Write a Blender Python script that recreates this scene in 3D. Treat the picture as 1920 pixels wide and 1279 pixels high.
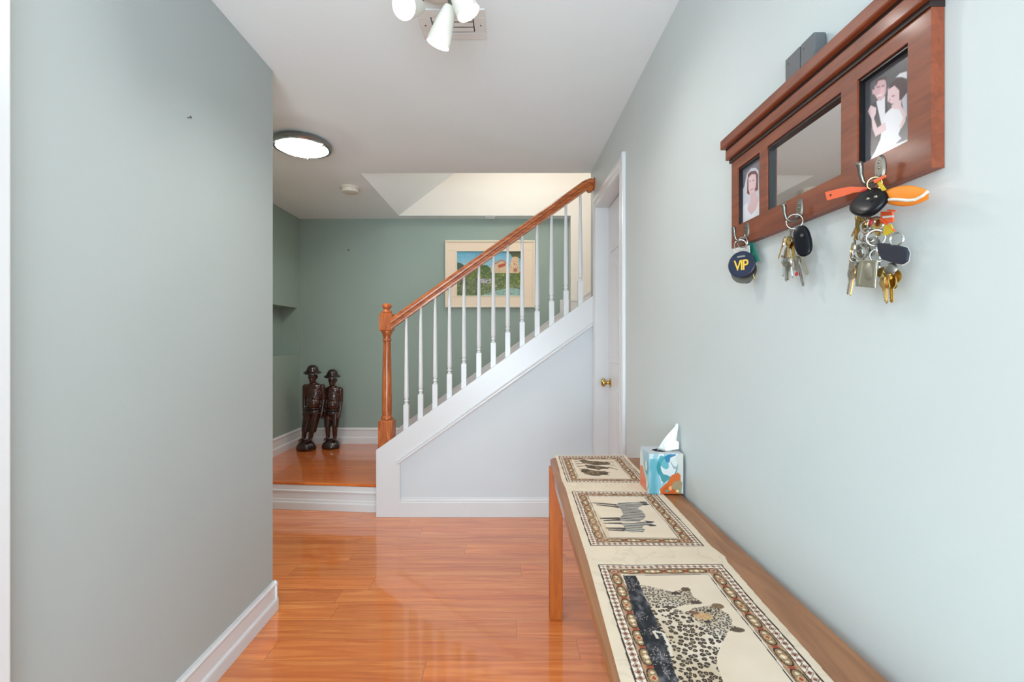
import bpy, bmesh, math, random
import numpy as np
from mathutils import Vector, Matrix
random.seed(7)
PI = math.pi
C = bpy.context.scene.collection
for o in list(bpy.data.objects): bpy.data.objects.remove(o)

# ---------------------------------------------------------------- camera, world, light, exposure
F = 900.0; H = 1.22            # focal length in pixels of the 1920 frame, eye height
cam = bpy.data.cameras.new('camera'); camo = bpy.data.objects.new('camera', cam); C.objects.link(camo)
camo.location = (0, 0, H); camo.rotation_euler = (PI/2, 0, 0)
cam.sensor_width = 36; cam.sensor_fit = 'HORIZONTAL'; cam.lens = F/1920*36; cam.clip_start = 0.02
bpy.context.scene.camera = camo
sc = bpy.context.scene
w = bpy.data.worlds.new('world'); sc.world = w; w.use_nodes = True
w.node_tree.nodes['Background'].inputs[0].default_value = (0.75, 0.86, 1.0, 1)
w.node_tree.nodes['Background'].inputs[1].default_value = 0.4
sc.view_settings.view_transform = 'Standard'; sc.view_settings.look = 'None'
sc.view_settings.gamma = 1; sc.view_settings.exposure = 0.88
sc.view_settings.use_curve_mapping = False

def area(name, loc, rot, sx, sy, power, col):
    l = bpy.data.lights.new(name, 'AREA'); l.shape = 'RECTANGLE'; l.size = sx; l.size_y = sy
    l.energy = power; l.color = col
    o = bpy.data.objects.new(name, l); C.objects.link(o); o.location = loc; o.rotation_euler = rot
    return o
def point(name, loc, r, power, col):
    l = bpy.data.lights.new(name, 'POINT'); l.shadow_soft_size = r; l.energy = power; l.color = col
    o = bpy.data.objects.new(name, l); C.objects.link(o); o.location = loc
    return o
# daylight through the glazed front door and the window behind the camera
area('window_daylight', (-0.2, -2.36, 1.15), (math.radians(112), 0, 0), 1.5, 1.9, 98, (0.74, 0.89, 1.0))
# daylight through the open doorway to the left of the camera
area('doorway_daylight', (-1.03, -0.75, 1.2), (math.radians(74), 0, -PI/2), 1.3, 1.7, 9, (0.74, 0.89, 1.0))
# added fill light on the right behind the camera, brightens the left wall
area('added_side_fill', (0.60, -0.95, 1.2), (math.radians(100), 0, PI/2), 1.3, 1.7, 17, (0.74, 0.89, 1.0))
# upstairs hallway lamp above the stairs
point('upstairs_lamp', (0.05, 3.75, 2.98), 0.15, 6.5, (1.0, 0.94, 0.88))
point('upper_hall_lamp', (1.6, 4.05, 3.7), 0.12, 10, (1.0, 0.93, 0.85))

# ---------------------------------------------------------------- materials
def lin(c):
    return tuple(((v/255.0)/12.92 if v/255.0 <= 0.04045 else ((v/255.0+0.055)/1.055)**2.4) for v in c)
def nodes(name):
    m = bpy.data.materials.new(name); m.use_nodes = True
    nt = m.node_tree; return m, nt, nt.nodes['Principled BSDF']
def paint(name, c, rough=0.5, bump=0.0, scale=60, metal=0.0, coat=0.0, var=0.03, spec=0.5):
    m, nt, b = nodes(name)
    tc = nt.nodes.new('ShaderNodeTexCoord'); n = nt.nodes.new('ShaderNodeTexNoise')
    n.inputs['Scale'].default_value = 3.0; n.inputs['Detail'].default_value = 3
    nt.links.new(tc.outputs['Object'], n.inputs['Vector'])
    mx = nt.nodes.new('ShaderNodeMix'); mx.data_type = 'RGBA'
    l = lin(c)
    mx.inputs[6].default_value = (*[v*(1-var) for v in l], 1)
    mx.inputs[7].default_value = (*[min(1, v*(1+var)) for v in l], 1)
    nt.links.new(n.outputs['Fac'], mx.inputs[0]); nt.links.new(mx.outputs[2], b.inputs['Base Color'])
    b.inputs['Roughness'].default_value = rough; b.inputs['Metallic'].default_value = metal
    b.inputs['Coat Weight'].default_value = coat
    b.inputs['Specular IOR Level'].default_value = spec
    if bump:
        n2 = nt.nodes.new('ShaderNodeTexNoise'); n2.inputs['Scale'].default_value = scale; n2.inputs['Detail'].default_value = 4
        nt.links.new(tc.outputs['Object'], n2.inputs['Vector'])
        bp = nt.nodes.new('ShaderNodeBump'); bp.inputs['Strength'].default_value = bump; bp.inputs['Distance'].default_value = 0.002
        nt.links.new(n2.outputs['Fac'], bp.inputs['Height']); nt.links.new(bp.outputs['Normal'], b.inputs['Normal'])
    return m
def wood(name, dark, light, axis='X', rough=0.35, coat=0.0, stretch=14, scale=2.2):
    """long grain along one object axis"""
    m, nt, b = nodes(name)
    tc = nt.nodes.new('ShaderNodeTexCoord'); mp = nt.nodes.new('ShaderNodeMapping')
    s = {'X': (scale, scale*stretch, scale*stretch), 'Y': (scale*stretch, scale, scale*stretch), 'Z': (scale*stretch, scale*stretch, scale)}[axis]
    mp.inputs['Scale'].default_value = s
    nt.links.new(tc.outputs['Object'], mp.inputs['Vector'])
    n = nt.nodes.new('ShaderNodeTexNoise'); n.inputs['Scale'].default_value = 1.0; n.inputs['Detail'].default_value = 8
    n.inputs['Roughness'].default_value = 0.62; n.inputs['Distortion'].default_value = 1.4
    nt.links.new(mp.outputs['Vector'], n.inputs['Vector'])
    r = nt.nodes.new('ShaderNodeValToRGB'); r.color_ramp.elements[0].position = 0.33; r.color_ramp.elements[1].position = 0.66
    r.color_ramp.elements[0].color = (*lin(dark), 1); r.color_ramp.elements[1].color = (*lin(light), 1)
    nt.links.new(n.outputs['Fac'], r.inputs['Fac']); nt.links.new(r.outputs['Color'], b.inputs['Base Color'])
    b.inputs['Roughness'].default_value = rough; b.inputs['Coat Weight'].default_value = coat; b.inputs['Coat Roughness'].default_value = 0.12
    return m
def planks(name, c0, c1, c2, rough=0.17):
    m, nt, b = nodes(name); L = nt.links.new
    tc = nt.nodes.new('ShaderNodeTexCoord')
    br = nt.nodes.new('ShaderNodeTexBrick'); br.offset = 0.0; br.offset_frequency = 2
    br.inputs['Scale'].default_value = 1.0; br.inputs['Brick Width'].default_value = 1.21; br.inputs['Row Height'].default_value = 0.131
    br.inputs['Mortar Size'].default_value = 0.0011; br.inputs['Mortar Smooth'].default_value = 0.3; br.inputs['Bias'].default_value = 0.0
    br.inputs['Color1'].default_value = (0, 0, 0, 1); br.inputs['Color2'].default_value = (1, 1, 1, 1); br.inputs['Mortar'].default_value = (.5, .5, .5, 1)
    # every row starts at its own random place
    sp = nt.nodes.new('ShaderNodeSeparateXYZ'); L(tc.outputs['Object'], sp.inputs[0])
    def mth(op, a, v=None):
        q = nt.nodes.new('ShaderNodeMath'); q.operation = op; L(a, q.inputs[0])
        if v is not None: q.inputs[1].default_value = v
        return q.outputs[0]
    row = mth('FLOOR', mth('DIVIDE', sp.outputs[1], 0.131))
    sh = mth('MULTIPLY', mth('FRACT', mth('MULTIPLY', mth('SINE', mth('MULTIPLY', row, 12.9898)), 43.758)), 1.21)
    ad = nt.nodes.new('ShaderNodeMath'); ad.operation = 'ADD'; L(sh, ad.inputs[0]); L(sp.outputs[0], ad.inputs[1])
    cb = nt.nodes.new('ShaderNodeCombineXYZ'); L(ad.outputs[0], cb.inputs[0]); L(sp.outputs[1], cb.inputs[1])
    L(cb.outputs[0], br.inputs['Vector'])
    # per plank offset for the grain
    va = nt.nodes.new('ShaderNodeVectorMath'); va.operation = 'MULTIPLY_ADD'
    cx = nt.nodes.new('ShaderNodeCombineXYZ'); L(br.outputs['Color'], cx.inputs[0]); L(br.outputs['Color'], cx.inputs[2])
    va.inputs[1].default_value = (7, 0, 9); L(cx.outputs[0], va.inputs[0]); L(tc.outputs['Object'], va.inputs[2])
    mp = nt.nodes.new('ShaderNodeMapping'); mp.inputs['Scale'].default_value = (1.3, 20, 1.3); L(va.outputs[0], mp.inputs['Vector'])
    n = nt.nodes.new('ShaderNodeTexNoise'); n.inputs['Scale'].default_value = 1.5; n.inputs['Detail'].default_value = 9; n.inputs['Roughness'].default_value = 0.6; n.inputs['Distortion'].default_value = 1.1
    L(mp.outputs['Vector'], n.inputs['Vector'])
    r = nt.nodes.new('ShaderNodeValToRGB'); e = r.color_ramp.elements; e[0].position = 0.28; e[0].color = (*lin(c0), 1)
    e[1].position = 0.68; e[1].color = (*lin(c2), 1); k = e.new(0.5); k.color = (*lin(c1), 1)
    L(n.outputs['Fac'], r.inputs['Fac'])
    hs = nt.nodes.new('ShaderNodeHueSaturation'); L(r.outputs['Color'], hs.inputs['Color'])
    mr = nt.nodes.new('ShaderNodeMapRange'); mr.inputs['To Min'].default_value = 0.9; mr.inputs['To Max'].default_value = 1.1
    L(br.outputs['Color'], mr.inputs['Value']); L(mr.outputs[0], hs.inputs['Value'])
    mx = nt.nodes.new('ShaderNodeMix'); mx.data_type = 'RGBA'; mx.inputs[7].default_value = (*lin((112, 52, 22)), 1)
    ml = nt.nodes.new('ShaderNodeMath'); ml.operation = 'MULTIPLY'; ml.inputs[1].default_value = 0.7; L(br.outputs['Fac'], ml.inputs[0])
    L(ml.outputs[0], mx.inputs[0]); L(hs.outputs['Color'], mx.inputs[6]); L(mx.outputs[2], b.inputs['Base Color'])
    b.inputs['Roughness'].default_value = 0.35; b.inputs['Coat Weight'].default_value = 1.0; b.inputs['Coat Roughness'].default_value = 0.07; b.inputs['Coat IOR'].default_value = 1.6
    bp = nt.nodes.new('ShaderNodeBump'); bp.inputs['Strength'].default_value = 0.06; bp.inputs['Distance'].default_value = 0.002
    L(n.outputs['Fac'], bp.inputs['Height']); L(bp.outputs['Normal'], b.inputs['Normal'])
    return m
def vcol(name, rough=0.6, coat=0.0, weave=0.0):
    m, nt, b = nodes(name); a = nt.nodes.new('ShaderNodeVertexColor'); a.layer_name = 'Col'
    nt.links.new(a.outputs['Color'], b.inputs['Base Color']); b.inputs['Roughness'].default_value = rough
    b.inputs['Coat Weight'].default_value = coat
    if weave:
        tc = nt.nodes.new('ShaderNodeTexCoord'); n = nt.nodes.new('ShaderNodeTexNoise'); n.inputs['Scale'].default_value = 900
        nt.links.new(tc.outputs['Object'], n.inputs['Vector'])
        bp = nt.nodes.new('ShaderNodeBump'); bp.inputs['Strength'].default_value = weave; bp.inputs['Distance'].default_value = 0.0006
        nt.links.new(n.outputs['Fac'], bp.inputs['Height']); nt.links.new(bp.outputs['Normal'], b.inputs['Normal'])
    return m
def emit(name, c, s):
    m, nt, b = nodes(name); b.inputs['Base Color'].default_value = (*lin(c), 1)
    b.inputs['Emission Color'].default_value = (*lin(c), 1); b.inputs['Emission Strength'].default_value = s
    return m
M = dict(
    sage=paint('sage_green_paint', (177, 186, 184), 0.55, 0.06),
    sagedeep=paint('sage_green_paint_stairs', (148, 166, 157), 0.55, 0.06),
    pale=paint('pale_grey_green_paint', (206, 212, 211), 0.5, 0.06),
    panel=paint('pale_blue_paint', (213, 219, 222), 0.5, 0.03),
    ceil=paint('ceiling_paint', (234, 243, 245), 0.85, 0.05, 90),
    cream=paint('warm_white_paint', (228, 224, 216), 0.7, 0.05),
    white=paint('white_gloss_trim', (223, 224, 225), 0.28, 0, var=0.01),
    door=paint('white_door_paint', (228, 228, 231), 0.35, 0, var=0.01),
    carpet=paint('stair_carpet', (206, 186, 178), 0.95, 0.8, 500),
    floor=planks('cherry_laminate', (192, 90, 34), (218, 120, 52), (234, 146, 76)),
    landing=planks('landing_laminate', (190, 88, 30), (212, 108, 44), (226, 130, 60), 0.2),
    oak=wood('red_oak', (140, 62, 22), (204, 116, 56), 'X', 0.3, 0.3, 12, 4),
    oakz=wood('red_oak_upright', (140, 62, 22), (204, 116, 56), 'Z', 0.3, 0.3, 9, 5),
    benchtop=wood('bench_top_oak', (134, 84, 50), (166, 112, 72), 'Y', 0.42, 0.15, 9, 3),
    benchleg=wood('bench_leg_oak', (164, 78, 12), (198, 104, 24), 'Z', 0.45, 0.05, 8, 3),
    benchapron=wood('bench_apron_oak', (150, 84, 42), (184, 112, 66), 'Y', 0.22, 0.35, 8, 3),
    walnut=wood('walnut', (108, 50, 26), (136, 68, 38), 'Y', 0.45, 0.08, 9, 5),
    walnutdark=wood('walnut_dark', (58, 28, 18), (80, 42, 28), 'Y', 0.35, 0.1, 9, 5),
    shadowline=paint('painted_shadow_brown', (30, 14, 10), 0.5),  # near-black brown, stands for shade under the rack mouldings
    black=paint('black_paint', (16, 15, 18), 0.3),
    blackrub=paint('black_plastic', (8, 9, 16), 0.3, spec=0.25),
    navy=paint('navy_plastic', (24, 32, 58), 0.35, coat=0.2),
    navyleather=paint('navy_leather', (26, 32, 48), 0.5, 0.4, 900),
    teal=paint('teal_plastic', (20, 112, 96), 0.4),
    orange=paint('orange_foam', (240, 138, 34), 0.55),
    redorange=paint('red_orange_vinyl', (238, 98, 48), 0.4),
    yellow=paint('yellow_plastic', (206, 176, 28), 0.4),
    red=paint('red_plastic', (176, 40, 44), 0.4),
    whitep=paint('white_plastic', (226, 224, 216), 0.4),
    gold=paint('gold_lettering', (222, 178, 60), 0.4),
    brass=paint('brass', (206, 176, 112), 0.25, metal=1.0),
    steel=paint('nickel_steel', (190, 188, 182), 0.25, metal=1.0),
    pewter=paint('pewter', (168, 164, 148), 0.42, metal=0.85),
    gunmetal=paint('antique_pewter_hook', (120, 116, 108), 0.35, metal=0.9),
    chrome=paint('brushed_nickel', (150, 150, 150), 0.25, metal=1.0),
    greybox=paint('grey_plastic_box', (92, 94, 97), 0.5),
    vent=paint('vent_enamel', (228, 229, 228), 0.45),
    ventdark=paint('vent_shadow_gap', (60, 58, 55), 0.8),
    lampshell=paint('ivory_lamp_shell', (232, 230, 220), 0.4),
    detector=paint('ivory_detector', (214, 210, 198), 0.5),
    darkwood=paint('dark_carved_wood', (38, 22, 19), 0.3, 0.3, 80, coat=0.3, var=0.3),
    reddishwood=paint('dark_red_carved_wood', (58, 28, 22), 0.26, 0.15, 60, coat=0.5, var=0.3),
    tissue=paint('white_tissue', (245, 243, 238), 0.9),
    frame=paint('cream_picture_frame', (236, 216, 192), 0.5, 0.1),
    framelip=paint('ivory_frame_lip', (232, 222, 200), 0.5),
    glow=emit('lamp_glow', (255, 248, 236), 9.0),
    dome=emit('glass_dome_glow', (255, 250, 242), 44),
    print=vcol('printed_cloth', 0.85, 0, 0.25),
    paper=vcol('printed_paper', 0.25, 0.3),
    card=vcol('printed_card', 0.35, 0.1),
    oilpaint=vcol('oil_paint', 0.45, 0.1),
)
mm, nt, b = nodes('mirror_glass'); b.inputs['Base Color'].default_value = (.88, .88, .88, 1); b.inputs['Metallic'].default_value = 1; b.inputs['Roughness'].default_value = 0.02
M['mirror'] = mm
M['tissue'].node_tree.nodes['Principled BSDF'].inputs['Subsurface Weight'].default_value = 0.1

# ---------------------------------------------------------------- helpers
def obj(name, me, mat=None, parent=None, smooth=False, bevel=0, seg=2):
    if isinstance(me, bmesh.types.BMesh):
        b = me; me = bpy.data.meshes.new(name)
        bmesh.ops.recalc_face_normals(b, faces=b.faces[:])
        b.to_mesh(me); b.free()
    o = bpy.data.objects.new(name, me); C.objects.link(o)
    if mat is not None:
        if not me.materials: me.materials.append(M[mat] if isinstance(mat, str) else mat)
    if smooth:
        for p in me.polygons: p.use_smooth = True
        try:
            me.set_sharp_from_angle(angle=math.radians(smooth if smooth is not True else 40))
        except Exception: pass
    if bevel:
        md = o.modifiers.new('bevel', 'BEVEL'); md.width = bevel; md.segments = seg; md.limit_method = 'ANGLE'
    if parent is not None:
        o.parent = parent
        o.matrix_parent_inverse = parent_world(parent).inverted()
    return o
def parent_world(p):
    m = p.matrix_parent_inverse @ p.matrix_basis if p.parent else p.matrix_basis
    return (parent_world(p.parent) @ m) if p.parent else m
def tag(o, label, cat, group=None):
    o['label'] = label; o['category'] = cat
    if group: o['group'] = group
    return o
def thing(name, label, cat, loc, group=None):
    o = bpy.data.objects.new(name, None); C.objects.link(o); o.location = loc; o.empty_display_size = 0.05
    return tag(o, label, cat, group)
def struct(o): o['kind'] = 'structure'; return o
def BM(): return bmesh.new()
def box(b, x0, x1, y0, y1, z0, z1, mi=0):
    v = [b.verts.new(p) for p in ((x0,y0,z0),(x1,y0,z0),(x1,y1,z0),(x0,y1,z0),(x0,y0,z1),(x1,y0,z1),(x1,y1,z1),(x0,y1,z1))]
    for f in ((0,3,2,1),(4,5,6,7),(0,1,5,4),(1,2,6,5),(2,3,7,6),(3,0,4,7)):
        fc = b.faces.new([v[i] for i in f]); fc.material_index = mi
def prism(b, pts, d, axis='Y', a0=0.0):
    """extrude polygon pts; axis = extrusion axis from a0 to a0+d; pts are the two other coords in order"""
    def P(u, v, w):
        return {'X': (w, u, v), 'Y': (u, w, v), 'Z': (u, v, w)}[axis]
    A = [b.verts.new(P(u, v, a0)) for u, v in pts]; B = [b.verts.new(P(u, v, a0+d)) for u, v in pts]
    n = len(pts); b.faces.new(A); b.faces.new(B[::-1])
    for i in range(n):
        j = (i+1) % n; b.faces.new((A[i], B[i], B[j], A[j]))
def sweep(b, prof, p0, p1, out, up=(0,0,1)):
    """profile (t outward, h up) extruded from p0 to p1"""
    p0, p1, out, up = map(Vector, (p0, p1, out, up))
    A = [b.verts.new(p0+out*t+up*h) for t, h in prof]; B = [b.verts.new(p1+out*t+up*h) for t, h in prof]
    n = len(prof); b.faces.new(A); b.faces.new(B[::-1])
    for i in range(n):
        j = (i+1) % n; b.faces.new((A[i], B[i], B[j], A[j]))
def frame_of(d):
    d = Vector(d).normalized(); a = Vector((0,0,1)) if abs(d.z) < 0.9 else Vector((1,0,0))
    u = d.cross(a).normalized(); return u, d.cross(u).normalized()
def tube(b, pts, radii, n=16, cap=True, closed=False):
    pts = [Vector(p) for p in pts]
    if not hasattr(radii, '__len__'): radii = [radii]*len(pts)
    rings = []; N = len(pts); u = None
    for i, p in enumerate(pts):
        if closed: d = pts[(i+1) % N]-pts[i-1]
        else: d = pts[min(i+1, N-1)]-pts[max(i-1, 0)]
        d = d.normalized()
        if u is None: u, v = frame_of(d)
        else:
            u = (u-d*u.dot(d)).normalized(); v = d.cross(u)
        v = d.cross(u)
        rings.append([b.verts.new(p+(u*math.cos(2*PI*k/n)+v*math.sin(2*PI*k/n))*radii[i]) for k in range(n)])
    for i in range(N if closed else N-1):
        A, B = rings[i], rings[(i+1) % N]
        for k in range(n):
            b.faces.new((A[k], A[(k+1) % n], B[(k+1) % n], B[k]))
    if cap and not closed:
        b.faces.new(rings[0][::-1]); b.faces.new(rings[-1])
def lathe(b, prof, o=(0,0,0), axis=(0,0,1), n=28, cap=True):
    """prof = (r, h) list along the axis"""
    o = Vector(o); ax = Vector(axis).normalized(); u, v = frame_of(ax); rings = []
    for r, h in prof:
        r = max(r, 1e-4)
        rings.append([b.verts.new(o+ax*h+(u*math.cos(2*PI*k/n)+v*math.sin(2*PI*k/n))*r) for k in range(n)])
    for A, B in zip(rings, rings[1:]):
        for k in range(n): b.faces.new((A[k], A[(k+1) % n], B[(k+1) % n], B[k]))
    if cap: b.faces.new(rings[0][::-1]); b.faces.new(rings[-1])
def ellipsoid(b, c, r, n=3, rot=None):
    m = Matrix.Translation(c) @ (rot or Matrix.Identity(4)) @ Matrix.Diagonal((*r, 1))
    bmesh.ops.create_icosphere(b, subdivisions=n, radius=1.0, matrix=m)

# photo pixel -> point on a known plane of the room
def at_depth(px, py, y): return Vector(((px-960)*y/F, y, H+(640-py)*y/F))
WX = lambda y: 0.6245-0.015*y                      # right wall surface
def on_right(px, py, off=0.0):
    y = (0.6245-off)/((px-960)/F+0.015)
    return Vector((0.6245-off-0.015*y, y, H+(640-py)*y/F))
DT = 0.532                                          # bench top below eye level
def on_bench(px, py):
    y = DT*F/(py-640.0); return ((px-960)*y/F, y)
LX = lambda y: -1.08-0.0133*(y-2.17)                # left wall surface

# ---------------------------------------------------------------- painter for printed surfaces
def vnoise(x, y, seed=0):
    xi = np.floor(x).astype(int); yi = np.floor(y).astype(int); xf = x-xi; yf = y-yi
    def h(a, b_):
        n = (a*374761393+b_*668265263+seed*1442695041) & 0xffffffff
        n = ((n ^ (n >> 13))*1274126177) & 0xffffffff
        return ((n ^ (n >> 16)) & 0xffff)/65535.0
    s = xf*xf*(3-2*xf); t = yf*yf*(3-2*yf)
    return (h(xi, yi)*(1-s)+h(xi+1, yi)*s)*(1-t)+(h(xi, yi+1)*(1-s)+h(xi+1, yi+1)*s)*t
def fbm(x, y, seed=0, o=4):
    r = 0; a = 0.5
    for i in range(o):
        r = r+a*vnoise(x*2**i, y*2**i, seed+i); a *= 0.5
    return r/(1-0.5**o)
def worley(x, y, seed=0):
    xi = np.floor(x).astype(int); yi = np.floor(y).astype(int)
    f1 = np.full(x.shape, 9.0); f2 = np.full(x.shape, 9.0)
    for dx in (-1, 0, 1):
        for dy in (-1, 0, 1):
            a, b_ = xi+dx, yi+dy
            def h(k):
                n = (a*374761393+b_*668265263+(seed+k)*1442695041) & 0xffffffff
                n = ((n ^ (n >> 13))*1274126177) & 0xffffffff
                return ((n ^ (n >> 16)) & 0xffff)/65535.0
            d = np.hypot(a+h(1)-x, b_+h(2)-y)
            f2 = np.minimum(f2, np.maximum(f1, d)); f1 = np.minimum(f1, d)
    return f1, f2
class Canvas:
    def __init__(s, u0, u1, v0, v1, res, col):
        s.u0, s.u1, s.v0, s.v1 = u0, u1, v0, v1
        s.nu = int(round((u1-u0)/res))+1; s.nv = int(round((v1-v0)/res))+1
        s.U, s.V = np.meshgrid(np.linspace(u0, u1, s.nu), np.linspace(v0, v1, s.nv))
        s.a = np.zeros((s.nv, s.nu, 3)); s.a[:] = np.array(col)/255.0
    def inside(s, pts):
        pts = [tuple(p) for p in pts]; m = np.zeros(s.U.shape, bool)
        us = [p[0] for p in pts]; vs = [p[1] for p in pts]
        i0 = max(0, int((min(vs)-s.v0)/(s.v1-s.v0)*(s.nv-1))-1); i1 = min(s.nv, int((max(vs)-s.v0)/(s.v1-s.v0)*(s.nv-1))+3)
        j0 = max(0, int((min(us)-s.u0)/(s.u1-s.u0)*(s.nu-1))-1); j1 = min(s.nu, int((max(us)-s.u0)/(s.u1-s.u0)*(s.nu-1))+3)
        if i1 <= i0 or j1 <= j0: return m
        U = s.U[i0:i1, j0:j1]; V = s.V[i0:i1, j0:j1]; k = np.zeros(U.shape, bool)
        for (a, b_), (c, d) in zip(pts, pts[1:]+pts[:1]):
            if b_ == d: continue
            k ^= ((b_ > V) != (d > V)) & (U < (c-a)*(V-b_)/(d-b_)+a)
        m[i0:i1, j0:j1] = k; return m
    def fill(s, m, col, al=1.0):
        col = np.asarray(col, float)
        if col.ndim == 1: s.a[m] = s.a[m]*(1-al)+col/255.0*al
        else: s.a[m] = s.a[m]*(1-al)+col[m]/255.0*al
    def poly(s, pts, col, al=1.0):
        m = s.inside(pts); s.fill(m, col, al); return m
    def ell(s, c, ru, rv, col, al=1.0, ang=0.0):
        du = s.U-c[0]; dv = s.V-c[1]; ca, sa = math.cos(ang), math.sin(ang)
        m = ((du*ca+dv*sa)/ru)**2+((-du*sa+dv*ca)/rv)**2 < 1
        s.fill(m, col, al); return m
    def line(s, p, q, w, col, al=1.0, w2=None):
        p = Vector(p); q = Vector(q); d = (q-p); n = Vector((-d.y, d.x)).normalized(); w2 = w if w2 is None else w2
        s.poly([p+n*w/2, q+n*w2/2, q-n*w2/2, p-n*w/2], col, al)
def blur(cv, n=1):
    for _ in range(n):
        p = np.pad(cv.a, ((1, 1), (1, 1), (0, 0)), 'edge')
        cv.a = (p[:-2, 1:-1]+p[2:, 1:-1]+p[1:-1, :-2]+p[1:-1, 2:]+2*p[1:-1, 1:-1])/6
def mixc(a, b_, t):
    t = np.clip(t, 0, 1)[..., None]; return np.array(a, float)*(1-t)+np.array(b_, float)*t
def painted(name, cv, fn, mat, parent=None, back=None):
    """grid mesh coloured from the canvas; fn(U, V) -> xyz arrays"""
    nu, nv = cv.nu, cv.nv
    X, Y, Z = fn(cv.U, cv.V)
    co = np.stack([X, Y, Z], -1).reshape(-1, 3)
    idx = np.arange(nu*nv).reshape(nv, nu)
    q = np.stack([idx[:-1, :-1], idx[:-1, 1:], idx[1:, 1:], idx[1:, :-1]], -1).reshape(-1, 4)
    me = bpy.data.meshes.new(name)
    me.vertices.add(len(co)); me.vertices.foreach_set('co', co.astype(np.float32).ravel())
    me.loops.add(q.size); me.loops.foreach_set('vertex_index', q.astype(np.int32).ravel())
    me.polygons.add(len(q)); me.polygons.foreach_set('loop_start', np.arange(0, q.size, 4, dtype=np.int32))
    me.update(); me.validate()
    a = np.clip(cv.a, 0, 1); l = np.where(a <= 0.04045, a/12.92, ((a+0.055)/1.055)**2.4).reshape(-1, 3)
    ca = me.color_attributes.new('Col', 'FLOAT_COLOR', 'POINT')
    ca.data.foreach_set('color', np.concatenate([l, np.ones((len(l), 1))], 1).astype(np.float32).ravel())
    me.polygons.foreach_set('use_smooth', np.ones(len(q), bool))
    return obj(name, me, mat, parent)

# ================================================================ SETTING
CE = 2.44
b = BM(); box(b, -2.4, 2.4, -2.6, 5.0, -0.1, 0.0); struct(obj('floor', b, 'floor'))
b = BM()
box(b, -2.4, 0.66, -2.6, 3.486, CE, CE+0.2)
box(b, -2.4, -1.10, 3.486, 4.95, CE, CE+0.2)
box(b, -1.10, 0.571, 4.67, 4.95, CE, CE+0.004)
struct(obj('ceiling', b, 'ceil'))
# sloped ceiling over the stairs and the top of the stairwell
b = BM(); prism(b, [(-1.10, CE), (2.3, CE+3.4*0.765), (2.3, CE+3.4*0.765+0.1), (-1.10, CE+0.1)], 1.33, 'Y', 3.40)
struct(obj('ceiling_stairwell', b, 'ceil'))
# left wall (its far end shows its thickness)
b = BM(); prism(b, [(LX(-2.4), -2.4), (LX(2.17), 2.17), (LX(2.17)-0.115, 2.17), (LX(-2.4)-0.115, -2.4)], CE, 'Z', 0)
struct(obj('wall_left', b, 'sage', bevel=0.004))
# alcove wall with the recessed niche
b = BM()
y0n, y1n, z0n, z1n = 4.20, 4.734, 1.088, 1.546
box(b, -2.32, -2.12, 1.9, y0n, 0, CE); box(b, -2.32, -2.12, y1n, 4.95, 0, CE)
box(b, -2.32, -2.12, y0n, y1n, 0, z0n); box(b, -2.32, -2.12, y0n, y1n, z1n, CE)
box(b, -2.36, -2.278, y0n-.02, y1n+.02, z0n-.02, z1n+.02)
bmesh.ops.remove_doubles(b, verts=b.verts, dist=1e-5)
struct(obj('wall_alcove', b, 'sagedeep'))
b = BM(); box(b, -2.32, -1.12, 1.8, 1.9, 0, CE); struct(obj('wall_alcove_front', b, 'sage'))
# back wall, green below the ceiling, stepping forward at the stairwell
b = BM(); box(b, -2.2, 0.571, 4.795, 4.95, 0, CE); struct(obj('wall_back', b, 'sagedeep'))
b = BM()
box(b, -1.2, 2.4, 4.67, 4.79, CE+0.0045, 5.2); box(b, 0.571, 2.4, 4.67, 4.95, 0, CE+0.0045)
box(b, 2.2, 2.4, 3.3, 4.67, 0, 5.2); box(b, 0.66, 2.4, 3.40, 3.486, 0, 5.2); box(b, -1.2, 0.66, 3.40, 3.486, CE+.2, 5.2)
struct(obj('wall_stairwell', b, 'cream'))
# right wall with the door opening
DO0, DO1, DZ = 2.55, 3.24, 2.12
b = BM()
def wseg(y0, y1, z0, z1):
    prism(b, [(WX(y0), y0), (WX(y1), y1), (0.70, y1), (0.70, y0)], z1-z0, 'Z', z0)
wseg(-2.4, DO0, 0, CE); wseg(DO0, DO1, DZ, CE); wseg(DO1, 3.486, 0, CE)
struct(obj('wall_right', b, 'pale'))
# wall behind the camera with its glazed door opening
b = BM(); box(b, -1.3, 0.75, -2.6, -2.42, 0, CE); struct(obj('wall_rear', b, 'pale'))

BP = [(0, 0), (.018, 0), (.018, .046), (.0165, .052), (.0115, .058), (.0105, .062), (.0095, .104), (.0095, .112), (.013, .118), (.0135, .123), (.010, .128), (.006, .130), (.005, .137), (0, .137)]
def bprof(h): return [(t, v*h/0.137) for t, v in BP]
b = BM(); yb = 2.17
sweep(b, bprof(.135), (LX(-2.3), -2.3, 0), (LX(yb)+0.0, yb+.012, 0), (1, 0.0133, 0))
sweep(b, bprof(.135), (LX(yb)+.016, yb, 0), (LX(yb)-0.115, yb, 0), (0, 1, 0))
struct(obj('baseboard_left', b, 'white'))
b = BM(); sweep(b, bprof(.135), (WX(-2.3), -2.3, 0), (WX(2.46), 2.46, 0), (-1, -0.015, 0)); struct(obj('baseboard_right', b, 'white'))
LZ = 0.197
b = BM(); sweep(b, bprof(.158), (-2.12, 3.56, LZ), (-2.12, 4.79, LZ), (1, 0, 0)); struct(obj('baseboard_alcove', b, 'white'))
b = BM(); sweep(b, bprof(.158), (-2.12, 4.795, LZ), (-1.13, 4.795, LZ), (0, -1, 0)); struct(obj('baseboard_back', b, 'white'))
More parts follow.
